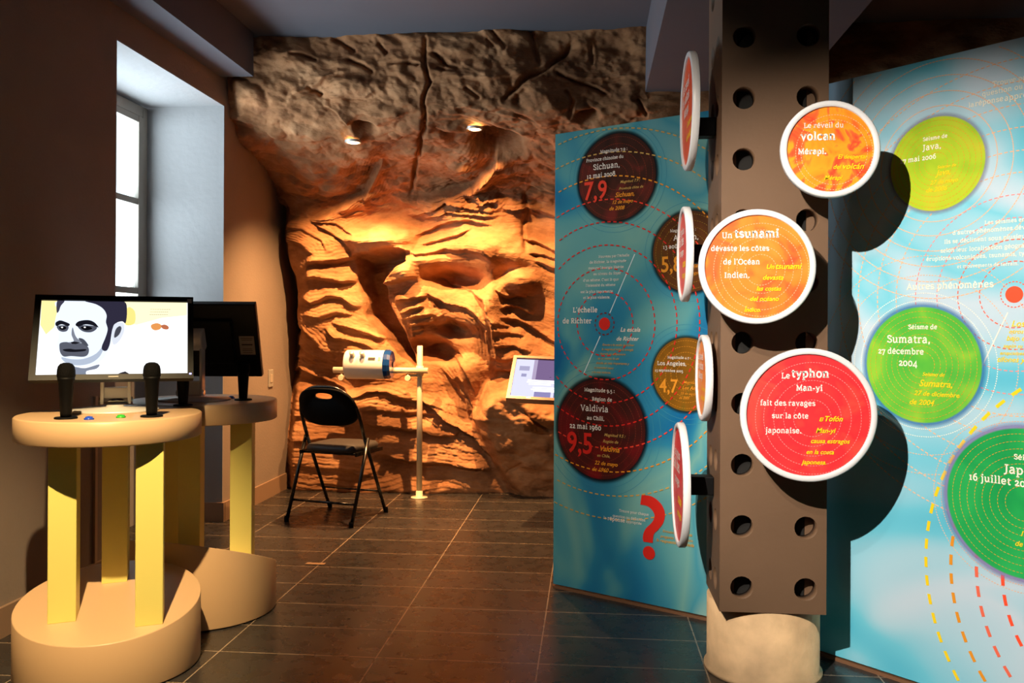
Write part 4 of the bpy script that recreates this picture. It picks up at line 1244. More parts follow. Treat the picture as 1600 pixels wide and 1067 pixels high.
def front_sign(label, cpx, cpy, rpx, stops, scale, lines, rings):
    Y = CY0 - 0.175
    c = on_y(cpx, cpy, Y)
    R = (on_y(cpx, cpy - rpx, Y).z - c.z)
    conv = []
    for (ink_, txt, pxl, pyb, pxr, bold, shear) in lines:
        a = on_y(pxl, pyb, Y - 0.01); b = on_y(pxr, pyb, Y - 0.01)
        conv.append((ink_, txt, a.x - c.x, a.z - c.z, b.x - a.x, bold, shear))
    # the arm runs back to the front board
    return sign(label, (c.x, Y, c.z), 0, R, stops, scale, conv, CY0 - Y - 0.0115, 0, 0.0, rings)
OR = [(0.30, (238, 80, 50)), (0.40, (246, 140, 36)), (0.52, (250, 156, 40)), (0.575, (242, 104, 50)), (0.66, (234, 70, 46)), (0.75, (248, 150, 44))]
OR2 = [(0.30, (246, 140, 56)), (0.5, (244, 128, 48)), (0.6, (240, 104, 50)), (0.72, (236, 84, 50)), (0.8, (246, 140, 50))]
RE = [(0.30, (232, 58, 60)), (0.5, (230, 50, 58)), (0.65, (236, 74, 64)), (0.8, (228, 46, 56))]
front_sign('smallest front sign, orange swirls, starting Le réveil du volcan', 1296, 234, 75.5, OR, 7, [
    ('white', 'Le réveil du', 1256, 200, 1318, 0.012, 0), ('white', 'volcan', 1251, 219, 1305, 0.05, 0), ('white', 'Mérapi.', 1247, 241, 1291, 0.05, 0),
    ('yellow', 'El despertar', 1309, 248, 1356, 0.015, .3), ('yellow', 'del', 1302, 264, 1315, 0.015, .3), ('yellow', 'volcán', 1317, 264, 1350, 0.05, .3), ('yellow', 'Mérapi.', 1288, 281, 1317, 0.015, .3)], ('peach', 2))
front_sign('orange sign in the middle, starting Un tsunami dévaste', 1182, 417, 89.5, OR2, 5, [
    ('white', 'Un', 1128, 372, 1144, 0.02, 0), ('white', 'tsunami', 1148, 371, 1217, 0.05, 0), ('white', 'dévaste les côtes', 1111, 392, 1202, 0.03, 0), ('white', "de l'Océan", 1130, 413, 1187, 0.03, 0), ('white', 'Indien.', 1132, 434, 1171, 0.03, 0),
    ('yellow', 'Un', 1198, 420, 1210, 0.015, .3), ('yellow', 'tsunami', 1212, 420, 1253, 0.03, .3), ('yellow', 'devasta', 1192, 437, 1224, 0.02, .3), ('yellow', 'las costas', 1182, 454, 1221, 0.02, .3), ('yellow', 'del océano', 1172, 470, 1217, 0.02, .3), ('yellow', 'Índico.', 1163, 487, 1189, 0.02, .3)], ('peach', 5))
front_sign('largest front sign, red, starting Le typhon Man-yi', 1262, 648, 104, RE, 4, [
    ('white', 'Le', 1221, 591, 1234, 0.02, 0), ('white', 'typhon', 1237, 589, 1295, 0.05, 0), ('white', 'Man-yi', 1244, 610, 1285, 0.05, 0), ('white', 'fait des ravages', 1188, 633, 1274, 0.03, 0), ('white', 'sur la côte', 1206, 653, 1263, 0.03, 0), ('white', 'japonaise.', 1196, 676, 1252, 0.03, 0),
    ('yellow', 'El', 1280, 658, 1287, 0.015, .3), ('yellow', 'Tofón', 1289, 658, 1317, 0.05, .3), ('yellow', 'Man-yi', 1275, 676, 1306, 0.02, .3), ('yellow', 'causa estragos', 1267, 692, 1328, 0.02, .3), ('yellow', 'en la costa', 1260, 709, 1303, 0.02, .3), ('yellow', 'japonesa.', 1252, 725, 1291, 0.02, .3)], ('pink', 5))
def side_sign(label, pxc, py0, py1, stops, scale, arm_dz, Yc, lines):
    c = at_depth(pxc, (py0 + py1) / 2, Yc / 1.005)
    R = (py1 - py0) / 2 / F * (Yc / 1.005)
    X = c.x - 0.0
    L_ = CX0 - X - 0.0115
    c2 = Vector((X, Yc, c.z))
    ls = [(i, t_, a * R, b * R, wd * R, bo, sh) for (i, t_, a, b, wd, bo, sh) in lines]
    return sign(label, tuple(c2), -PI / 2, R, stops, scale, ls, max(0.012, L_), 0, arm_dz, ('pink', 4))
SL = [('white', 'Le réveil', -.62, .42, .9, .03, 0), ('white', 'du volcan', -.7, .2, 1.0, .03, 0), ('white', 'Mérapi', -.5, -.02, .7, .03, 0), ('yellow', 'El despertar', .0, -.28, .7, .02, .3), ('yellow', 'del volcán', -.1, -.5, .7, .02, .3)]
SL2 = [('white', 'Le typhon', -.62, .42, .9, .03, 0), ('white', 'fait des', -.7, .2, .9, .03, 0), ('white', 'ravages', -.5, -.02, .7, .03, 0), ('yellow', 'causa', .0, -.28, .5, .02, .3), ('yellow', 'estragos', -.1, -.5, .6, .02, .3)]
side_sign('topmost of the four edge-on signs left of the column, orange red', 1077, 88, 268, [(0.3, (238, 70, 40)), (0.6, (244, 96, 40)), (0.8, (236, 60, 44))], 6, -0.06, 3.165, SL)
side_sign('second edge-on sign from the top, red, before the 5,8 circle', 1070, 325, 472, [(0.3, (226, 60, 66)), (0.6, (236, 84, 60)), (0.8, (224, 54, 60))], 6, 0.0, 3.165, SL2)
side_sign('third edge-on sign from the top, orange, close against the column', 1099, 523, 656, [(0.3, (244, 120, 44)), (0.6, (244, 150, 50)), (0.8, (240, 100, 44))], 6, 0.0, 3.165, SL)
side_sign('lowest of the four edge-on signs, red, beside the question mark', 1063, 659, 850, RE, 5, 0.0, 3.165, SL2)
# ------------------------------------------------------------------ kiosk tables
KR, KT, KB = 0.310, 0.910, 0.826
def kiosk(label, px, d, gx, gy, legs, z_mid, group, rz, panel=None):
    # slopes and leg places are given along the line of the picture and turned into the table's own frame
    ta = Matrix.Rotation(YAW, 2); rl = Matrix.Rotation(rz, 2)
    g_ = ta @ Vector((gx, gy))
    legs = [tuple(ta @ Vector(l)) for l in legs]
    c = at_depth(px, 515, d); c.z = 0
    yawc = math.atan2(c.x, c.y) 
    o = thing('kiosk_table', label, 'kiosk table', (c.x, c.y, 0), 0, group)
    def ztop(x, y): return z_mid + x * g_.x + y * g_.y
    n = 72
    vs = [(KR * math.cos(2 * PI * k / n), KR * math.sin(2 * PI * k / n), 0.004) for k in range(n)]
    vt = [(x, y, ztop(x, y)) for x, y, _ in vs]
    b = MB()
    nb = len(b.v)
    b.v.extend(vs + vt)
    for k in range(n):
        b.f.append([k, (k + 1) % n, n + (k + 1) % n, n + k]); b.sm.append(True)
    b.f.append(list(range(n))[::-1]); b.sm.append(False)
    b.f.append(list(range(n, 2 * n))); b.sm.append(False)
    bo = b.build('base', MT['beige'], o, 0.004)
    MB().lathe([(KR - 0.012, 0.0), (KR - 0.012, 0.006)], 48).build('plinth', MT['black'], o)
    MB().lathe([(KR - 0.004, KB), (KR, KB + 0.004), (KR, KT - 0.005), (KR - 0.005, KT)], 72).build('tabletop', MT['beige'], o)
    for (x, y) in legs:
        h = 0.0445
        crn = [tuple(Vector((x, y)) + rl @ Vector(q)) for q in ((-h, -h), (h, -h), (h, h), (-h, h))]
        m = MB()
        m.add([(a, b_, ztop(a, b_) - 0.001) for a, b_ in crn] + [(a, b_, KB) for a, b_ in crn], [(0, 1, 2, 3), (4, 5, 6, 7), (0, 1, 5, 4), (1, 2, 6, 5), (2, 3, 7, 6), (3, 0, 4, 7)])
        m.build('leg', MT['lime'], o, 0.003)
    if panel:
        a0, a1, z0, z1 = panel
        m = MB(); R = KR + 0.0008
        nn = 8
        for k in range(nn):
            b0 = a0 + (a1 - a0) * k / nn; b1 = a0 + (a1 - a0) * (k + 1) / nn
            for za, zb in ((z0, z0 + 0.0035), (z1 - 0.0035, z1)):
                m.add([(R * math.cos(b0), R * math.sin(b0), za), (R * math.cos(b1), R * math.sin(b1), za), (R * math.cos(b1), R * math.sin(b1), zb), (R * math.cos(b0), R * math.sin(b0), zb)], [(0, 1, 2, 3)])
        for b0 in (a0, a1):
            e = 0.006
            m.add([(R * math.cos(b0 - e), R * math.sin(b0 - e), z0), (R * math.cos(b0 + e), R * math.sin(b0 + e), z0), (R * math.cos(b0 + e), R * math.sin(b0 + e), z1), (R * math.cos(b0 - e), R * math.sin(b0 - e), z1)], [(0, 1, 2, 3)])
        am = a0 + (a1 - a0) * 0.2
        m.lathe([(0.0, 0.002), (0.006, 0.002), (0.006, 0.0)], 12, Matrix.Translation((R * math.cos(am), R * math.sin(am), z0 + 0.03)) @ Matrix.Rotation(am, 4, 'Z') @ Matrix.Rotation(PI / 2, 4, 'Y'))
        m.build('access_panel', mat('panel_seam', (120, 100, 76), 0.5), bo)
    return o
KF = kiosk('front kiosk table, slanted beige drum base dipping towards the viewer', 174, 3.13, -0.044, 0.189, [(-0.10, -0.13), (0.195, -0.12), (-0.053, 0.16)], 0.237, 'kiosk tables', math.radians(24))
KRr = kiosk('rear kiosk table, partly hidden, slanted base highest at its front', 318, 3.755, -0.10, -0.36, [(-0.012, -0.10), (0.195, -0.07), (-0.17, 0.13)], 0.250, 'kiosk tables', math.radians(13), (math.radians(-100), math.radians(-80), 0.06, 0.24))
print('kiosks', KF.location, KRr.location)

def on_table(px, py, z=KT): return on_floor(px, py, z)

def button(par, px, py, rgb, label):
    p = on_table(px, py)
    m = MB().lathe([(0.016, 0.0), (0.016, 0.004), (0.0125, 0.006), (0.011, 0.010), (0.0, 0.012)], 20)
    o = m.build('push_button', mat('button_' + label.split()[0], rgb, 0.25, coat=0.5), par)
    q = Matrix.Rotation(-par.rotation_euler.z, 3, 'Z') @ Vector((p.x - par.location.x, p.y - par.location.y, 0))
    o.location = (q.x, q.y, KT)
    o['label'] = label
button(KF, 139, 655.5, (30, 70, 190), 'blue push button')
button(KF, 189, 652.5, (50, 170, 50), 'green push button')
button(KRr, 361, 622.5, (40, 90, 200), 'bright blue push button')

def microphone(px, py_, label, h=0.19):
    p = on_table(px, py_)
    o = thing('microphone', label, 'microphone', (p.x, p.y, KT), 0, 'microphones on the kiosk tables')
    MB().lathe([(0.0, 0.0), (0.037, 0.0), (0.037, 0.004), (0.034, 0.006), (0.0, 0.006)], 28, caps=False).build('base_plate', MT['black'], o)
    MB().lathe([(0.017, 0.005), (0.0185, 0.02), (0.024, h * 0.66), (0.027, h * 0.70), (0.0275, h * 0.74)], 28).build('handle', MT['black'], o)
    MB().lathe([(0.0275, h * 0.74), (0.029, h * 0.76), (0.029, h * 0.79), (0.0285, h * 0.86), (0.026, h * 0.93), (0.019, h * 0.98), (0.009, h), (0.0, h)], 28, caps=False).build('head_grille', MT['mesh'], o)
    return o
microphone(103, 654, 'black microphone at the left on the front kiosk table')
microphone(237, 651, 'black microphone at the right on the front kiosk table')
microphone(380, 625, 'black microphone at the right end of the rear kiosk table', 0.17)
microphone(286, 634, 'black microphone between the two screens on the rear kiosk table', 0.17)

# ------------------------------------------------------------------ monitors
MW, MH, MD = 0.545, 0.345, 0.034
def monitor(label, loc, rz, tilt, zc, yoff=-0.02):
    o = thing('monitor', label, 'monitor', loc, rz, 'monitors on the kiosk tables')
    R = Matrix.Rotation(-tilt, 4, 'X')                   # top leans back
    T = Matrix.Translation((0, yoff, zc)) @ R
    hs = MB()
    hs.box((0, 0.010, 0), (MW, 0.018, MH)); 
    h = hs.build('housing', MT['bezel'], o, 0.004); h.matrix_local = T
    bz = MB()
    b = 0.021
    bz.box((0, -0.004, MH / 2 - b / 2), (MW, 0.014, b)); bz.box((0, -0.004, -MH / 2 + b / 2), (MW, 0.014, b))
    for sx_ in (-1, 1): bz.box((sx_ * (MW / 2 - b / 2), -0.004, 0), (b, 0.014, MH - 2 * b))
    z_ = bz.build('bezel', MT['bezel'], o); z_.matrix_local = T
    bk = MB().box((0, 0.027, 0), (MW * 0.62, 0.018, MH * 0.6)).build('back_cover', MT['bezel'], o, 0.006); bk.matrix_local = T
    # stand: round joint, two arms, hinge and a flat disc
    jy = yoff + 0.058
    MB().tube([(-0.055, jy, zc), (0.055, jy, zc)], 0.048, 28).build('joint', MT['silver'], o, 0.004)
    arm = MB()
    for sx_ in (-1, 1):
        arm.box((sx_ * 0.047, 0.045 + (jy - 0.045) / 2 , zc / 2 + 0.012), (0.012, 0.045, zc - 0.02))
    arm.box((0, 0.05, 0.055), (0.094, 0.022, 0.06))
    arm.build('stand_arm', MT['silver'], o, 0.003)
    MB().tube([(-0.058, 0.045, 0.034), (0.058, 0.045, 0.034)], 0.013, 18).build('hinge', MT['chrome'], o)
    MB().lathe([(0.0, 0.0), (0.150, 0.0), (0.153, 0.004), (0.148, 0.009), (0.03, 0.016), (0.03, 0.022), (0.0, 0.022)], 64, caps=False).build('stand_base', MT['silver'], o)
    return o, T
q_ang = YAW + math.radians(19.0)
pc_ = on_table(180, 641.5)
M1, T1 = monitor('front monitor showing a black and white portrait of a man', (pc_.x, pc_.y, KT), YAW + math.radians(21), math.radians(27), 0.272)
pc2 = on_table(303, 625)
M2, T2 = monitor('rear monitor seen from behind, black, with a paper sticker', (pc2.x, pc2.y, KT), YAW + math.radians(180 + 3), math.radians(24), 0.262)
SWd, SHt = MW - 0.042, MH - 0.042
scr2 = MB().box((0, -0.001, 0), (SWd, 0.004, SHt)).build('screen', emit('screen_glow_warm', (230, 235, 245), 1.4), M2); scr2.matrix_local = T2
st = MB().box((-MW / 2 + 0.050, 0.0195, -0.02), (0.064, 0.0012, 0.088)).build('sticker', MT['sticker'], M2); st.matrix_local = T2
sk_ = MB()
for k, (dz_, wd, hh) in enumerate(((0.034, 0.05, 0.002), (0.026, 0.044, 0.002), (0.004, 0.046, 0.006), (-0.016, 0.04, 0.002), (-0.024, 0.044, 0.002), (-0.034, 0.04, 0.002))):
    sk_.box((-MW / 2 + 0.050, 0.0203, -0.02 + dz_), (wd, 0.0006, hh))
so = sk_.build('sticker_print', MT['ink'], st)
# picture on the front screen (coordinates traced in the enlarged photo, corners of the lit area first)
scr = MB().box((0, -0.0005, 0), (SWd, 0.004, SHt)).build('screen', emit('screen_white', (250, 252, 255), 1.5), M1); scr.matrix_local = T1
def SXY(x, y):
    v = (y - 118) / 395.0
    xl = 245 + (210 - 245) * v; xr = 958 + (955 - 958) * v
    u = (x - xl) / (xr - xl)
    return ((u - 0.5) * SWd, (0.5 - v) * SHt)
def shape(name, pts, rgb, st_, lay, smoothn=4):
    pts = [(x, max(118, min(513, y))) for x, y in pts]
    if smoothn:
        n = len(pts); out = []
        P_ = [Vector(p) for p in pts]
        for i in range(n):
            p0, p1, p2, p3 = P_[i - 1], P_[i], P_[(i + 1) % n], P_[(i + 2) % n]
            for k in range(smoothn):
                u = k / smoothn
                out.append(0.5 * (2 * p1 + (p2 - p0) * u + (2 * p0 - 5 * p1 + 4 * p2 - p3) * u * u + (3 * p1 - p0 - 3 * p2 + p3) * u ** 3))
        pts = [(p.x, max(118, min(513, p.y))) for p in out]
    m = MB(); m.poly([(SXY(x, y)[0], -0.0027 - lay * 0.0003, SXY(x, y)[1]) for x, y in pts])
    return m.build(name, emit('screen_' + name, rgb, st_), scr)
shape('background_tint', [(245, 118), (318, 118), (325, 160), (310, 230), (300, 262), (262, 300), (236, 250)], (250, 232, 160), 1.2, 1, 0)
shape('background_tint', [(640, 118), (955, 118), (955, 190), (830, 205), (700, 245), (655, 240)], (255, 244, 196), 1.3, 1, 0)
shape('background_tint', [(655, 150), (690, 170), (690, 235), (655, 250), (640, 230)], (246, 224, 130), 1.2, 2, 3)
shape('face_shape', [(322, 118), (318, 170), (308, 215), (305, 250), (322, 290), (312, 360), (322, 385), (330, 430), (365, 462), (440, 474), (505, 458), (548, 405), (576, 340), (600, 230), (580, 150), (540, 118)], (226, 236, 250), 1.25, 2)
shape('neck_shape', [(392, 466), (500, 458), (540, 420), (590, 470), (640, 500), (660, 513), (380, 513)], (244, 247, 255), 1.4, 2, 2)
shape('neck_shadow', [(392, 470), (445, 477), (512, 458), (500, 480), (452, 492), (446, 512), (404, 512), (388, 488)], (150, 158, 178), 0.8, 3)
shape('hair', [(450, 112), (560, 112), (640, 118), (652, 170), (645, 236), (628, 228), (600, 236), (582, 262), (574, 300), (566, 350), (552, 384), (534, 386), (526, 366), (546, 312), (556, 270), (548, 232), (552, 195), (536, 160), (500, 134)], (66, 62, 86), 0.55, 4)
shape('hair', [(318, 118), (352, 118), (334, 146), (324, 176), (314, 180)], (86, 82, 104), 0.6, 4)
shape('ear', [(588, 246), (618, 232), (637, 244), (636, 286), (616, 330), (592, 354), (578, 344), (578, 290)], (222, 228, 240), 1.1, 5)
shape('ear_shadow', [(598, 268), (616, 254), (624, 268), (612, 300), (590, 318), (588, 300)], (96, 98, 112), 0.6, 6)
shape('eyebrow', [(308, 238), (328, 225), (352, 232), (374, 244), (366, 256), (336, 246), (312, 256)], (46, 46, 58), 0.4, 5)
shape('eyebrow', [(402, 246), (420, 228), (462, 222), (492, 234), (512, 262), (486, 252), (450, 246), (414, 258)], (42, 42, 54), 0.4, 5)
shape('eye_shadow', [(316, 254), (366, 254), (362, 280), (340, 286), (320, 276)], (112, 116, 132), 0.6, 4)
shape('eye_shadow', [(414, 252), (494, 254), (502, 270), (474, 288), (434, 282)], (104, 108, 124), 0.6, 4)
shape('eye', [(326, 260), (352, 258), (358, 268), (344, 276), (328, 272)], (30, 30, 36), 0.3, 6)
shape('eye', [(428, 260), (462, 256), (482, 268), (456, 278), (434, 272)], (28, 28, 34), 0.3, 6)
for ex, ey in ((338, 263), (446, 262)): shape('eye_glint', [(ex - 4, ey - 3), (ex + 4, ey - 3), (ex + 4, ey + 3), (ex - 4, ey + 3)], (255, 255, 255), 1.2, 7, 2)
shape('nose_shadow', [(388, 262), (398, 300), (410, 322), (430, 340), (410, 350), (384, 350), (366, 342), (392, 336), (382, 300)], (150, 156, 172), 0.75, 5)
shape('nostril', [(378, 342), (396, 338), (420, 344), (404, 351), (386, 351)], (50, 50, 60), 0.4, 6)
shape('stubble', [(328, 346), (360, 340), (392, 352), (432, 346), (462, 370), (460, 404), (436, 418), (380, 414), (344, 416), (328, 396), (324, 368)], (118, 122, 138), 0.6, 4)
shape('stubble', [(415, 320), (440, 326), (462, 358), (448, 360), (428, 344)], (104, 108, 122), 0.55, 5)
shape('mouth', [(340, 380), (372, 376), (400, 380), (448, 378), (444, 388), (396, 393), (354, 390)], (44, 44, 54), 0.35, 6)
shape('chin_shadow', [(332, 420), (380, 430), (440, 428), (500, 400), (540, 350), (520, 410), (478, 448), (420, 462), (360, 452)], (188, 200, 220), 1.0, 3)
shape('shoulder_shadow', [(596, 513), (618, 502), (640, 496), (664, 512)], (70, 64, 72), 0.5, 4, 0)
shape('orange_mark', [(772, 246), (800, 236), (822, 246), (818, 268), (792, 276), (774, 266)], (240, 160, 90), 1.0, 3)
shape('orange_mark', [(820, 250), (842, 244), (860, 256), (856, 270), (832, 268)], (206, 120, 84), 0.9, 3)
tx = MB()
for k, (a, b) in enumerate(((768, 872), (768, 860), (764, 858))):
    for q in range(9):
        x0 = a + (b - a) * q / 9; x1 = x0 + (b - a) / 9 * 0.82
        y = 157 + 15 * k
        tx.poly([(SXY(x, yy)[0], -0.0037, SXY(x, yy)[1]) for x, yy in ((x0, y), (x1, y), (x1, y + 2), (x0, y + 2))])
tx.build('caption_lines', emit('screen_caption', (150, 140, 120), 0.8), scr)
lg = MB().box((MW * 0.0, -0.0115, -MH / 2 + 0.0105), (0.034, 0.001, 0.005)).build('maker_mark', MT['plate'], M1); lg.matrix_local = T1
pw = MB().box((MW / 2 - 0.011, -0.0115, -MH / 2 + 0.018), (0.008, 0.001, 0.006)).build('power_light', emit('power_led', (170, 170, 255), 3.0), M1); pw.matrix_local = T1
lb = MB().box((MW / 2 - 0.014, -0.0115, MH / 2 - 0.018), (0.016, 0.001, 0.018)).build('corner_label', MT['sticker'], M1); lb.matrix_local = T1

# ------------------------------------------------------------------ folding chair
fa, fb_, fc_, fd = (on_floor(449.7, 814), on_floor(551.6, 823), on_floor(509, 791), on_floor(607, 803))
cc = (fa + fb_ + fc_ + fd) / 4
fwd = ((fc_ + fd) / 2 - (fa + fb_) / 2)
rzc = math.atan2(fwd.y, fwd.x) - PI / 2
print('chair', cc, math.degrees(rzc), fwd.length, (fb_ - fa).length, (fd - fc_).length)
ch = thing('folding_chair', 'black padded folding chair facing the rock wall', 'chair', (cc.x, cc.y, 0), rzc)
hw_ = 0.215
for sx_ in (-1, 1):
    MB().tube([(sx_ * 0.215, 0.235, 0.0), (sx_ * 0.213, -0.045, 0.52)], 0.0115, 12).build('leg', MT['tube'], ch)
    MB().tube([(sx_ * 0.234, -0.24, 0.0), (sx_ * 0.232, -0.032, 0.525)], 0.0115, 12).build('leg', MT['tube'], ch)
    MB().lathe([(0.0, 0.0), (0.015, 0.0), (0.015, 0.03), (0.012, 0.034)], 14, Matrix.Translation((sx_ * 0.234, -0.24, 0.0)), caps=False).build('rubber_foot', MT['black'], ch)
    MB().lathe([(0.0, 0.0), (0.015, 0.0), (0.015, 0.03), (0.012, 0.034)], 14, Matrix.Translation((sx_ * 0.215, 0.235, 0.0)), caps=False).build('rubber_foot', MT['black'], ch)
arc = []
for k in range(25):
    a = PI * k / 24
    x = 0.213 * math.copysign(abs(math.cos(a)) ** 0.75, math.cos(a)); z = 0.64 + 0.215 * math.sin(a) ** 0.9
    arc.append((x, -0.045 - (z - 0.52) * 0.44, z))
MB().tube([(0.213, -0.045, 0.52)] + arc + [(-0.213, -0.045, 0.52)], 0.0115, 12).build('back_frame', MT['tube'], ch)
# padded back with a grip hole
N = 48
def backpt(x, z, s_): return (x, -0.045 - (z - 0.52) * 0.44 + s_ - 0.02 + 0.25 * x * x * 2, z)
outl = []; hole = []
for k in range(N):
    a = 2 * PI * k / N
    c_, s_ = math.cos(a), math.sin(a)
    x = 0.208 * math.copysign(abs(c_) ** 0.65, c_)
    z = 0.715 + (0.135 * abs(s_) ** 0.9 if s_ > 0 else -0.115 * abs(s_) ** 0.75)
    outl.append((x, z)); hole.append((0.070 * c_ - 0.0, 0.797 + 0.020 * math.copysign(abs(s_) ** 0.8, s_)))
bk = MB()
vs = []
for s_, k_ in ((0.012, 0.985), (0.018, 0.9), (-0.012, 0.985), (-0.018, 0.9)):
    vs += [backpt(x * k_, 0.715 + (z - 0.715) * k_, s_) for x, z in outl]
vs += [backpt(x, z, 0.018) for x, z in hole] + [backpt(x, z, -0.018) for x, z in hole]
fs = []
for k in range(N):
    j = (k + 1) % N
    fs += [(k, j, N + j, N + k), (2 * N + k, 2 * N + j, 3 * N + j, 3 * N + k), (k, j, 2 * N + j, 2 * N + k),
           (N + k, N + j, 4 * N + j, 4 * N + k), (3 * N + k, 3 * N + j, 5 * N + j, 5 * N + k), (4 * N + k, 4 * N + j, 5 * N + j, 5 * N + k)]
bk.add(vs, fs, True); bk.build('backrest', MT['vinyl'], ch)
seat = MB()
pf = []
for k in range(36):
    a = 2 * PI * k / 36; c_, s_ = math.cos(a), math.sin(a)
    pf.append((0.195 * math.copysign(abs(c_) ** 0.45, c_), 0.045 + 0.195 * math.copysign(abs(s_) ** 0.45, s_)))
vs = []
for sc_, z in ((0.97, 0.435), (1.0, 0.447), (1.0, 0.462), (0.93, 0.478), (0.5, 0.486), (0.0, 0.487)):
    vs += [(x * sc_, 0.045 + (y - 0.045) * sc_, z) for x, y in pf]
fs = [tuple(range(36))[::-1]] + [(i * 36 + k, i * 36 + (k + 1) % 36, (i + 1) * 36 + (k + 1) % 36, (i + 1) * 36 + k) for i in range(5) for k in range(36)]
seat.add(vs, fs, True); seat.build('seat', MT['seat'], ch)
sf = MB()
for sx_ in (-1, 1): sf.box((sx_ * 0.203, 0.03, 0.43), (0.012, 0.34, 0.024))
sf.tube([(-0.2, -0.11, 0.428), (0.2, -0.11, 0.428)], 0.008, 10)
sf.build('seat_frame', MT['tube'], ch)
MB().tube([(-0.233, -0.188, 0.13), (0.233, -0.188, 0.13)], 0.008, 10).build('stretcher', MT['tube'], ch)
MB().tube([(-0.213, 0.152, 0.155), (0.213, 0.152, 0.155)], 0.006, 10).build('stretcher', MT['tube'], ch)

# ------------------------------------------------------------------ pole with cross bar, and the cylinder on it
pf_ = on_floor(655, 777.5)
print('pole', pf_)
stn = thing('pole_stand', 'ivory pole with a cross bar standing before the rock wall', 'stand', (pf_.x, pf_.y, 0), 0)
zt = on_y(655, 540, pf_.y).z; zb_ = on_y(655, 579, pf_.y - 0.04).z
MB().lathe([(0.0, 0.0), (0.060, 0.0), (0.060, 0.006), (0.024, 0.010), (0.024, 0.05), (0.0205, 0.052)], 32, caps=False).build('foot', MT['ivory'], stn)
MB().lathe([(0.0205, 0.05), (0.0205, zt - 0.003), (0.017, zt)], 24).build('post', MT['ivory'], stn)
xl = on_y(521, 578, pf_.y - 0.043).x - pf_.x; xr = on_y(669, 578, pf_.y - 0.043).x - pf_.x
MB().tube([(xl, -0.043, zb_), (xr, -0.043, zb_)], 0.0215, 20).build('cross_bar', MT['ivory'], stn)
MB().tube([(-0.0, 0.0, zb_ + 0.032), (0, 0, zb_ - 0.04)], 0.027, 20).build('collar', MT['ivory'], stn)
for px in (533, 637):
    kx = on_y(px, 590, pf_.y - 0.06).x - pf_.x
    MB().tube([(kx, -0.045, zb_ - 0.02), (kx, -0.052, zb_ - 0.05)], 0.008, 10).tube([(kx, -0.035, zb_ - 0.055), (kx, -0.072, zb_ - 0.055)], 0.021, 18).build('knob', MT['ivory'], stn, 0.004)
MB().box((-0.05, -0.02, zb_ - 0.035), (0.09, 0.02, 0.02)).build('bracket', MT['ivory'], stn, 0.003)
c0 = on_y(541, 570, pf_.y - 0.09); c1 = on_y(602, 570, pf_.y - 0.09)
zc_ = on_y(575, 569.5, pf_.y - 0.09).z
cy = thing('cylinder_viewer', 'white cylinder with a blue end cap mounted on the ivory cross bar', 'viewer', ((c0.x + c1.x) / 2, pf_.y - 0.085, zc_), 0)
Lc = c1.x - c0.x; rc = 0.104
MX = Matrix.Rotation(PI / 2, 4, 'Y')
MB().lathe([(0.022, -Lc / 2), (rc - 0.008, -Lc / 2), (rc, -Lc / 2 + 0.01), (rc, Lc / 2)], 48, MX, caps=False).build('body', MT['white'], cy)
MB().lathe([(rc, Lc / 2), (rc + 0.004, Lc / 2 + 0.002), (rc + 0.004, Lc / 2 + 0.03), (rc - 0.006, Lc / 2 + 0.05), (0.022, Lc / 2 + 0.052)], 16, MX, smooth=False, caps=False).build('end_cap', MT['blue_cap'], cy)['label'] = 'faceted blue end cap'
for px in (550, 566):
    kx = on_y(px, 560, pf_.y - 0.18).x - cy.location.x
    an = math.radians(38)
    dv = Vector((0, -math.cos(an), math.sin(an)))
    p0 = dv * (rc - 0.006)
    R3 = Matrix.Translation((kx, p0.y, p0.z)) @ Vector((0, 0, 1)).rotation_difference(dv).to_matrix().to_4x4()
    MB().lathe([(0.020, 0.0), (0.020, 0.012), (0.014, 0.016), (0.014, 0.030), (0.017, 0.034), (0.017, 0.046), (0.0, 0.046)], 20, R3, caps=False).build('eyepiece', MT['silver'], cy)
def patch(px, wd, hh, m, name, an):
    kx = on_y(px, 560, pf_.y - 0.18).x - cy.location.x
    dv = Vector((0, -math.cos(an), math.sin(an)))
    p0 = dv * (rc + 0.0005)
    rot = Matrix.Rotation(-an, 3, 'X')
    MB().box((kx, p0.y, p0.z), (wd, 0.002, hh), rot).build(name, m, cy)
patch(580.5, 0.050, 0.022, MT['ink'], 'dark_window', math.radians(25))
patch(592.5, 0.016, 0.026, MT['sand'] if 'sand' in MT else INK['peach'], 'small_label', math.radians(25))

# ------------------------------------------------------------------ small wall screen on the rock
tl = at_depth(803, 555.5, 5.72); bl = at_depth(790.5, 622.5, 5.42)
up = (tl - bl); hs_ = up.length
upn = up.normalized()
rt = Vector((1, 0, 0)); rt = (rt - upn * rt.dot(upn)).normalized()
nr_ = rt.cross(upn)                      # into the rock
Wd = 0.52
ws = thing('wall_screen', 'small tilted screen in a brown frame on the rock wall', 'screen', tuple(bl), 0)
Mw = Matrix((( rt.x, nr_.x, upn.x, 0), (rt.y, nr_.y, upn.y, 0), (rt.z, nr_.z, upn.z, 0), (0, 0, 0, 1)))
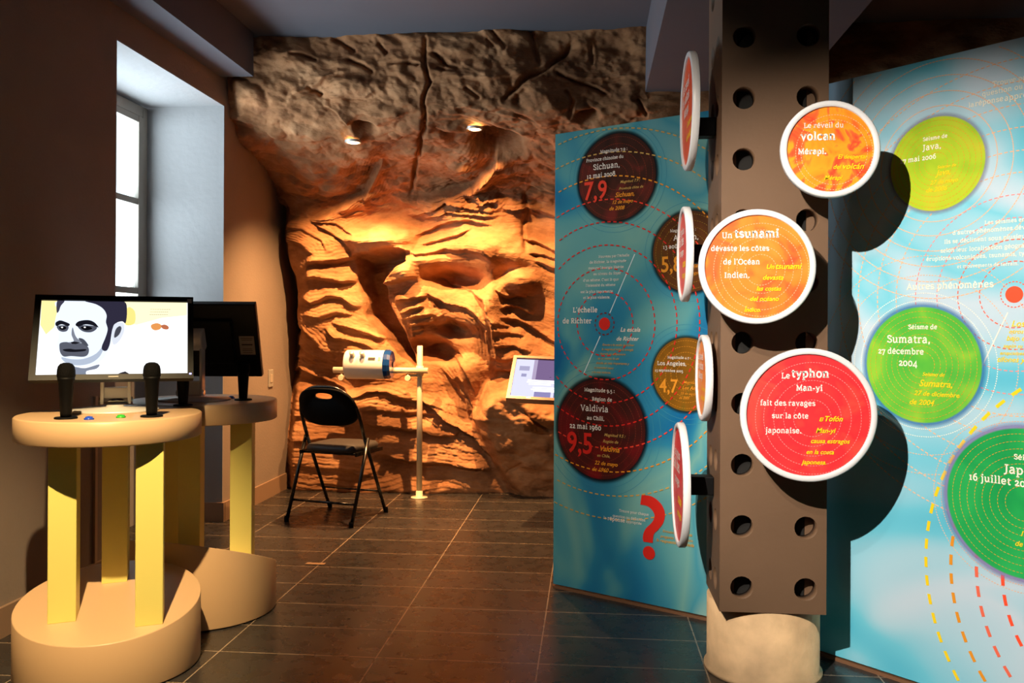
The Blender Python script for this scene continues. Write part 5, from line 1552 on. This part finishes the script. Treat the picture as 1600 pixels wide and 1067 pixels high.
# local frame of the tilted screen: X right, Y into the rock, Z up the screen
if nr_.y < 0: Mw = Matrix(((rt.x, -nr_.x, upn.x, 0), (rt.y, -nr_.y, upn.y, 0), (rt.z, -nr_.z, upn.z, 0), (0, 0, 0, 1)))
b_ = 0.022
fm = MB()
fm.box((Wd / 2, 0.015, hs_ - b_ / 2), (Wd, 0.04, b_)); fm.box((Wd / 2, 0.015, b_ / 2), (Wd, 0.04, b_))
for x in (b_ / 2, Wd - b_ / 2): fm.box((x, 0.015, hs_ / 2), (b_, 0.04, hs_ - 2 * b_))
fm.box((Wd / 2, 0.028, hs_ / 2), (Wd - 2 * b_, 0.014, hs_ - 2 * b_))
o = fm.build('frame', mat('brown_metal_frame', (120, 84, 66), 0.4, metal=0.3), ws); o.matrix_local = Mw
sw, sh = Wd - 2 * b_, hs_ - 2 * b_
sc_o = MB().box((Wd / 2, 0.012, hs_ / 2), (sw, 0.004, sh)).build('display', emit('display_pale', (226, 226, 250), 1.1), ws); sc_o.matrix_local = Mw
def wsq(u0, v0, u1, v1, rgb, st_, lay, name):
    MB().poly([(b_ + sw * u, 0.0095 - 0.0004 * lay, hs_ - b_ - sh * v) for u, v in ((u0, v0), (u1, v0), (u1, v1), (u0, v1))]).build(name, emit('display_' + name, rgb, st_), sc_o)
wsq(0.27, 0.0, 1.0, 0.56, (148, 122, 170), 0.75, 1, 'picture'); wsq(0.25, 0.0, 0.30, 0.56, (196, 180, 214), 0.9, 2, 'picture_edge')
wsq(0.31, 0.83, 0.53, 0.96, (168, 160, 214), 0.8, 1, 'picture'); wsq(0.57, 0.82, 0.95, 0.97, (150, 142, 196), 0.8, 1, 'picture')
for k, (a, b, v) in enumerate(((0.20, 0.62, 0.53), (0.19, 0.66, 0.58), (0.22, 0.52, 0.63), (0.28, 0.62, 0.71), (0.26, 0.66, 0.76), (0.30, 0.60, 0.80))):
    wsq(a, v, b, v + 0.03, (255, 255, 255), 1.4, 3, 'caption_line')
wsq(0.06, 0.18, 0.20, 0.30, (190, 186, 222), 0.9, 1, 'picture'); wsq(0.10, 0.38, 0.17, 0.46, (180, 178, 220), 0.85, 1, 'picture')
MB().box((Wd * 0.27, -0.0055, b_ / 2), (0.03, 0.001, 0.008)).build('maker_mark', MT['silver'], ws).matrix_local = Mw
mid = Mw @ Vector((Wd / 2, 0.03, hs_ * 0.5))
MB().tube([tuple(mid), (mid.x, 6.5 - bl.y, mid.z - 0.02)], 0.03, 14).build('wall_arm', MT['black'], ws)

# ------------------------------------------------------------------ small things on walls and floor
sp = on_x(422, 591, XL)
sw_ = thing('light_switch', 'small grey switch plate low on the orange lit wall', 'switch', (XL, sp.y, sp.z - 0.05))
MB().box((0.005, 0, 0.05), (0.01, 0.085, 0.125)).build('plate', MT['plate'], sw_, 0.003)
MB().box((0.011, 0, 0.05), (0.006, 0.04, 0.06)).build('rocker', MT['sticker'], sw_, 0.002)
cp = on_x(147, 750, XL); cpb = on_x(149, 862, XL)
cd = MB().box((0.006, 0, (0.9 + 0.12) / 2), (0.012, 0.02, 0.78)).build('cable_duct', mat('duct_paint', (176, 150, 124), 0.6))
cd.location = (XL, cp.y, 0); tag(cd, 'slim vertical cable duct on the wall behind the front kiosk', 'cable duct')
tp = on_floor(493, 881)
tpo = MB().box((0, 0, 0.0015), (0.10, 0.035, 0.002)).build('floor_tape', mat('brown_tape', (150, 116, 84), 0.5))
tpo.location = (tp.x, tp.y, 0); tag(tpo, 'short strip of brown tape stuck to the dark floor', 'tape')
bpy.data.objects.remove(FONT_OB); bpy.data.curves.remove(FONT_TMP)
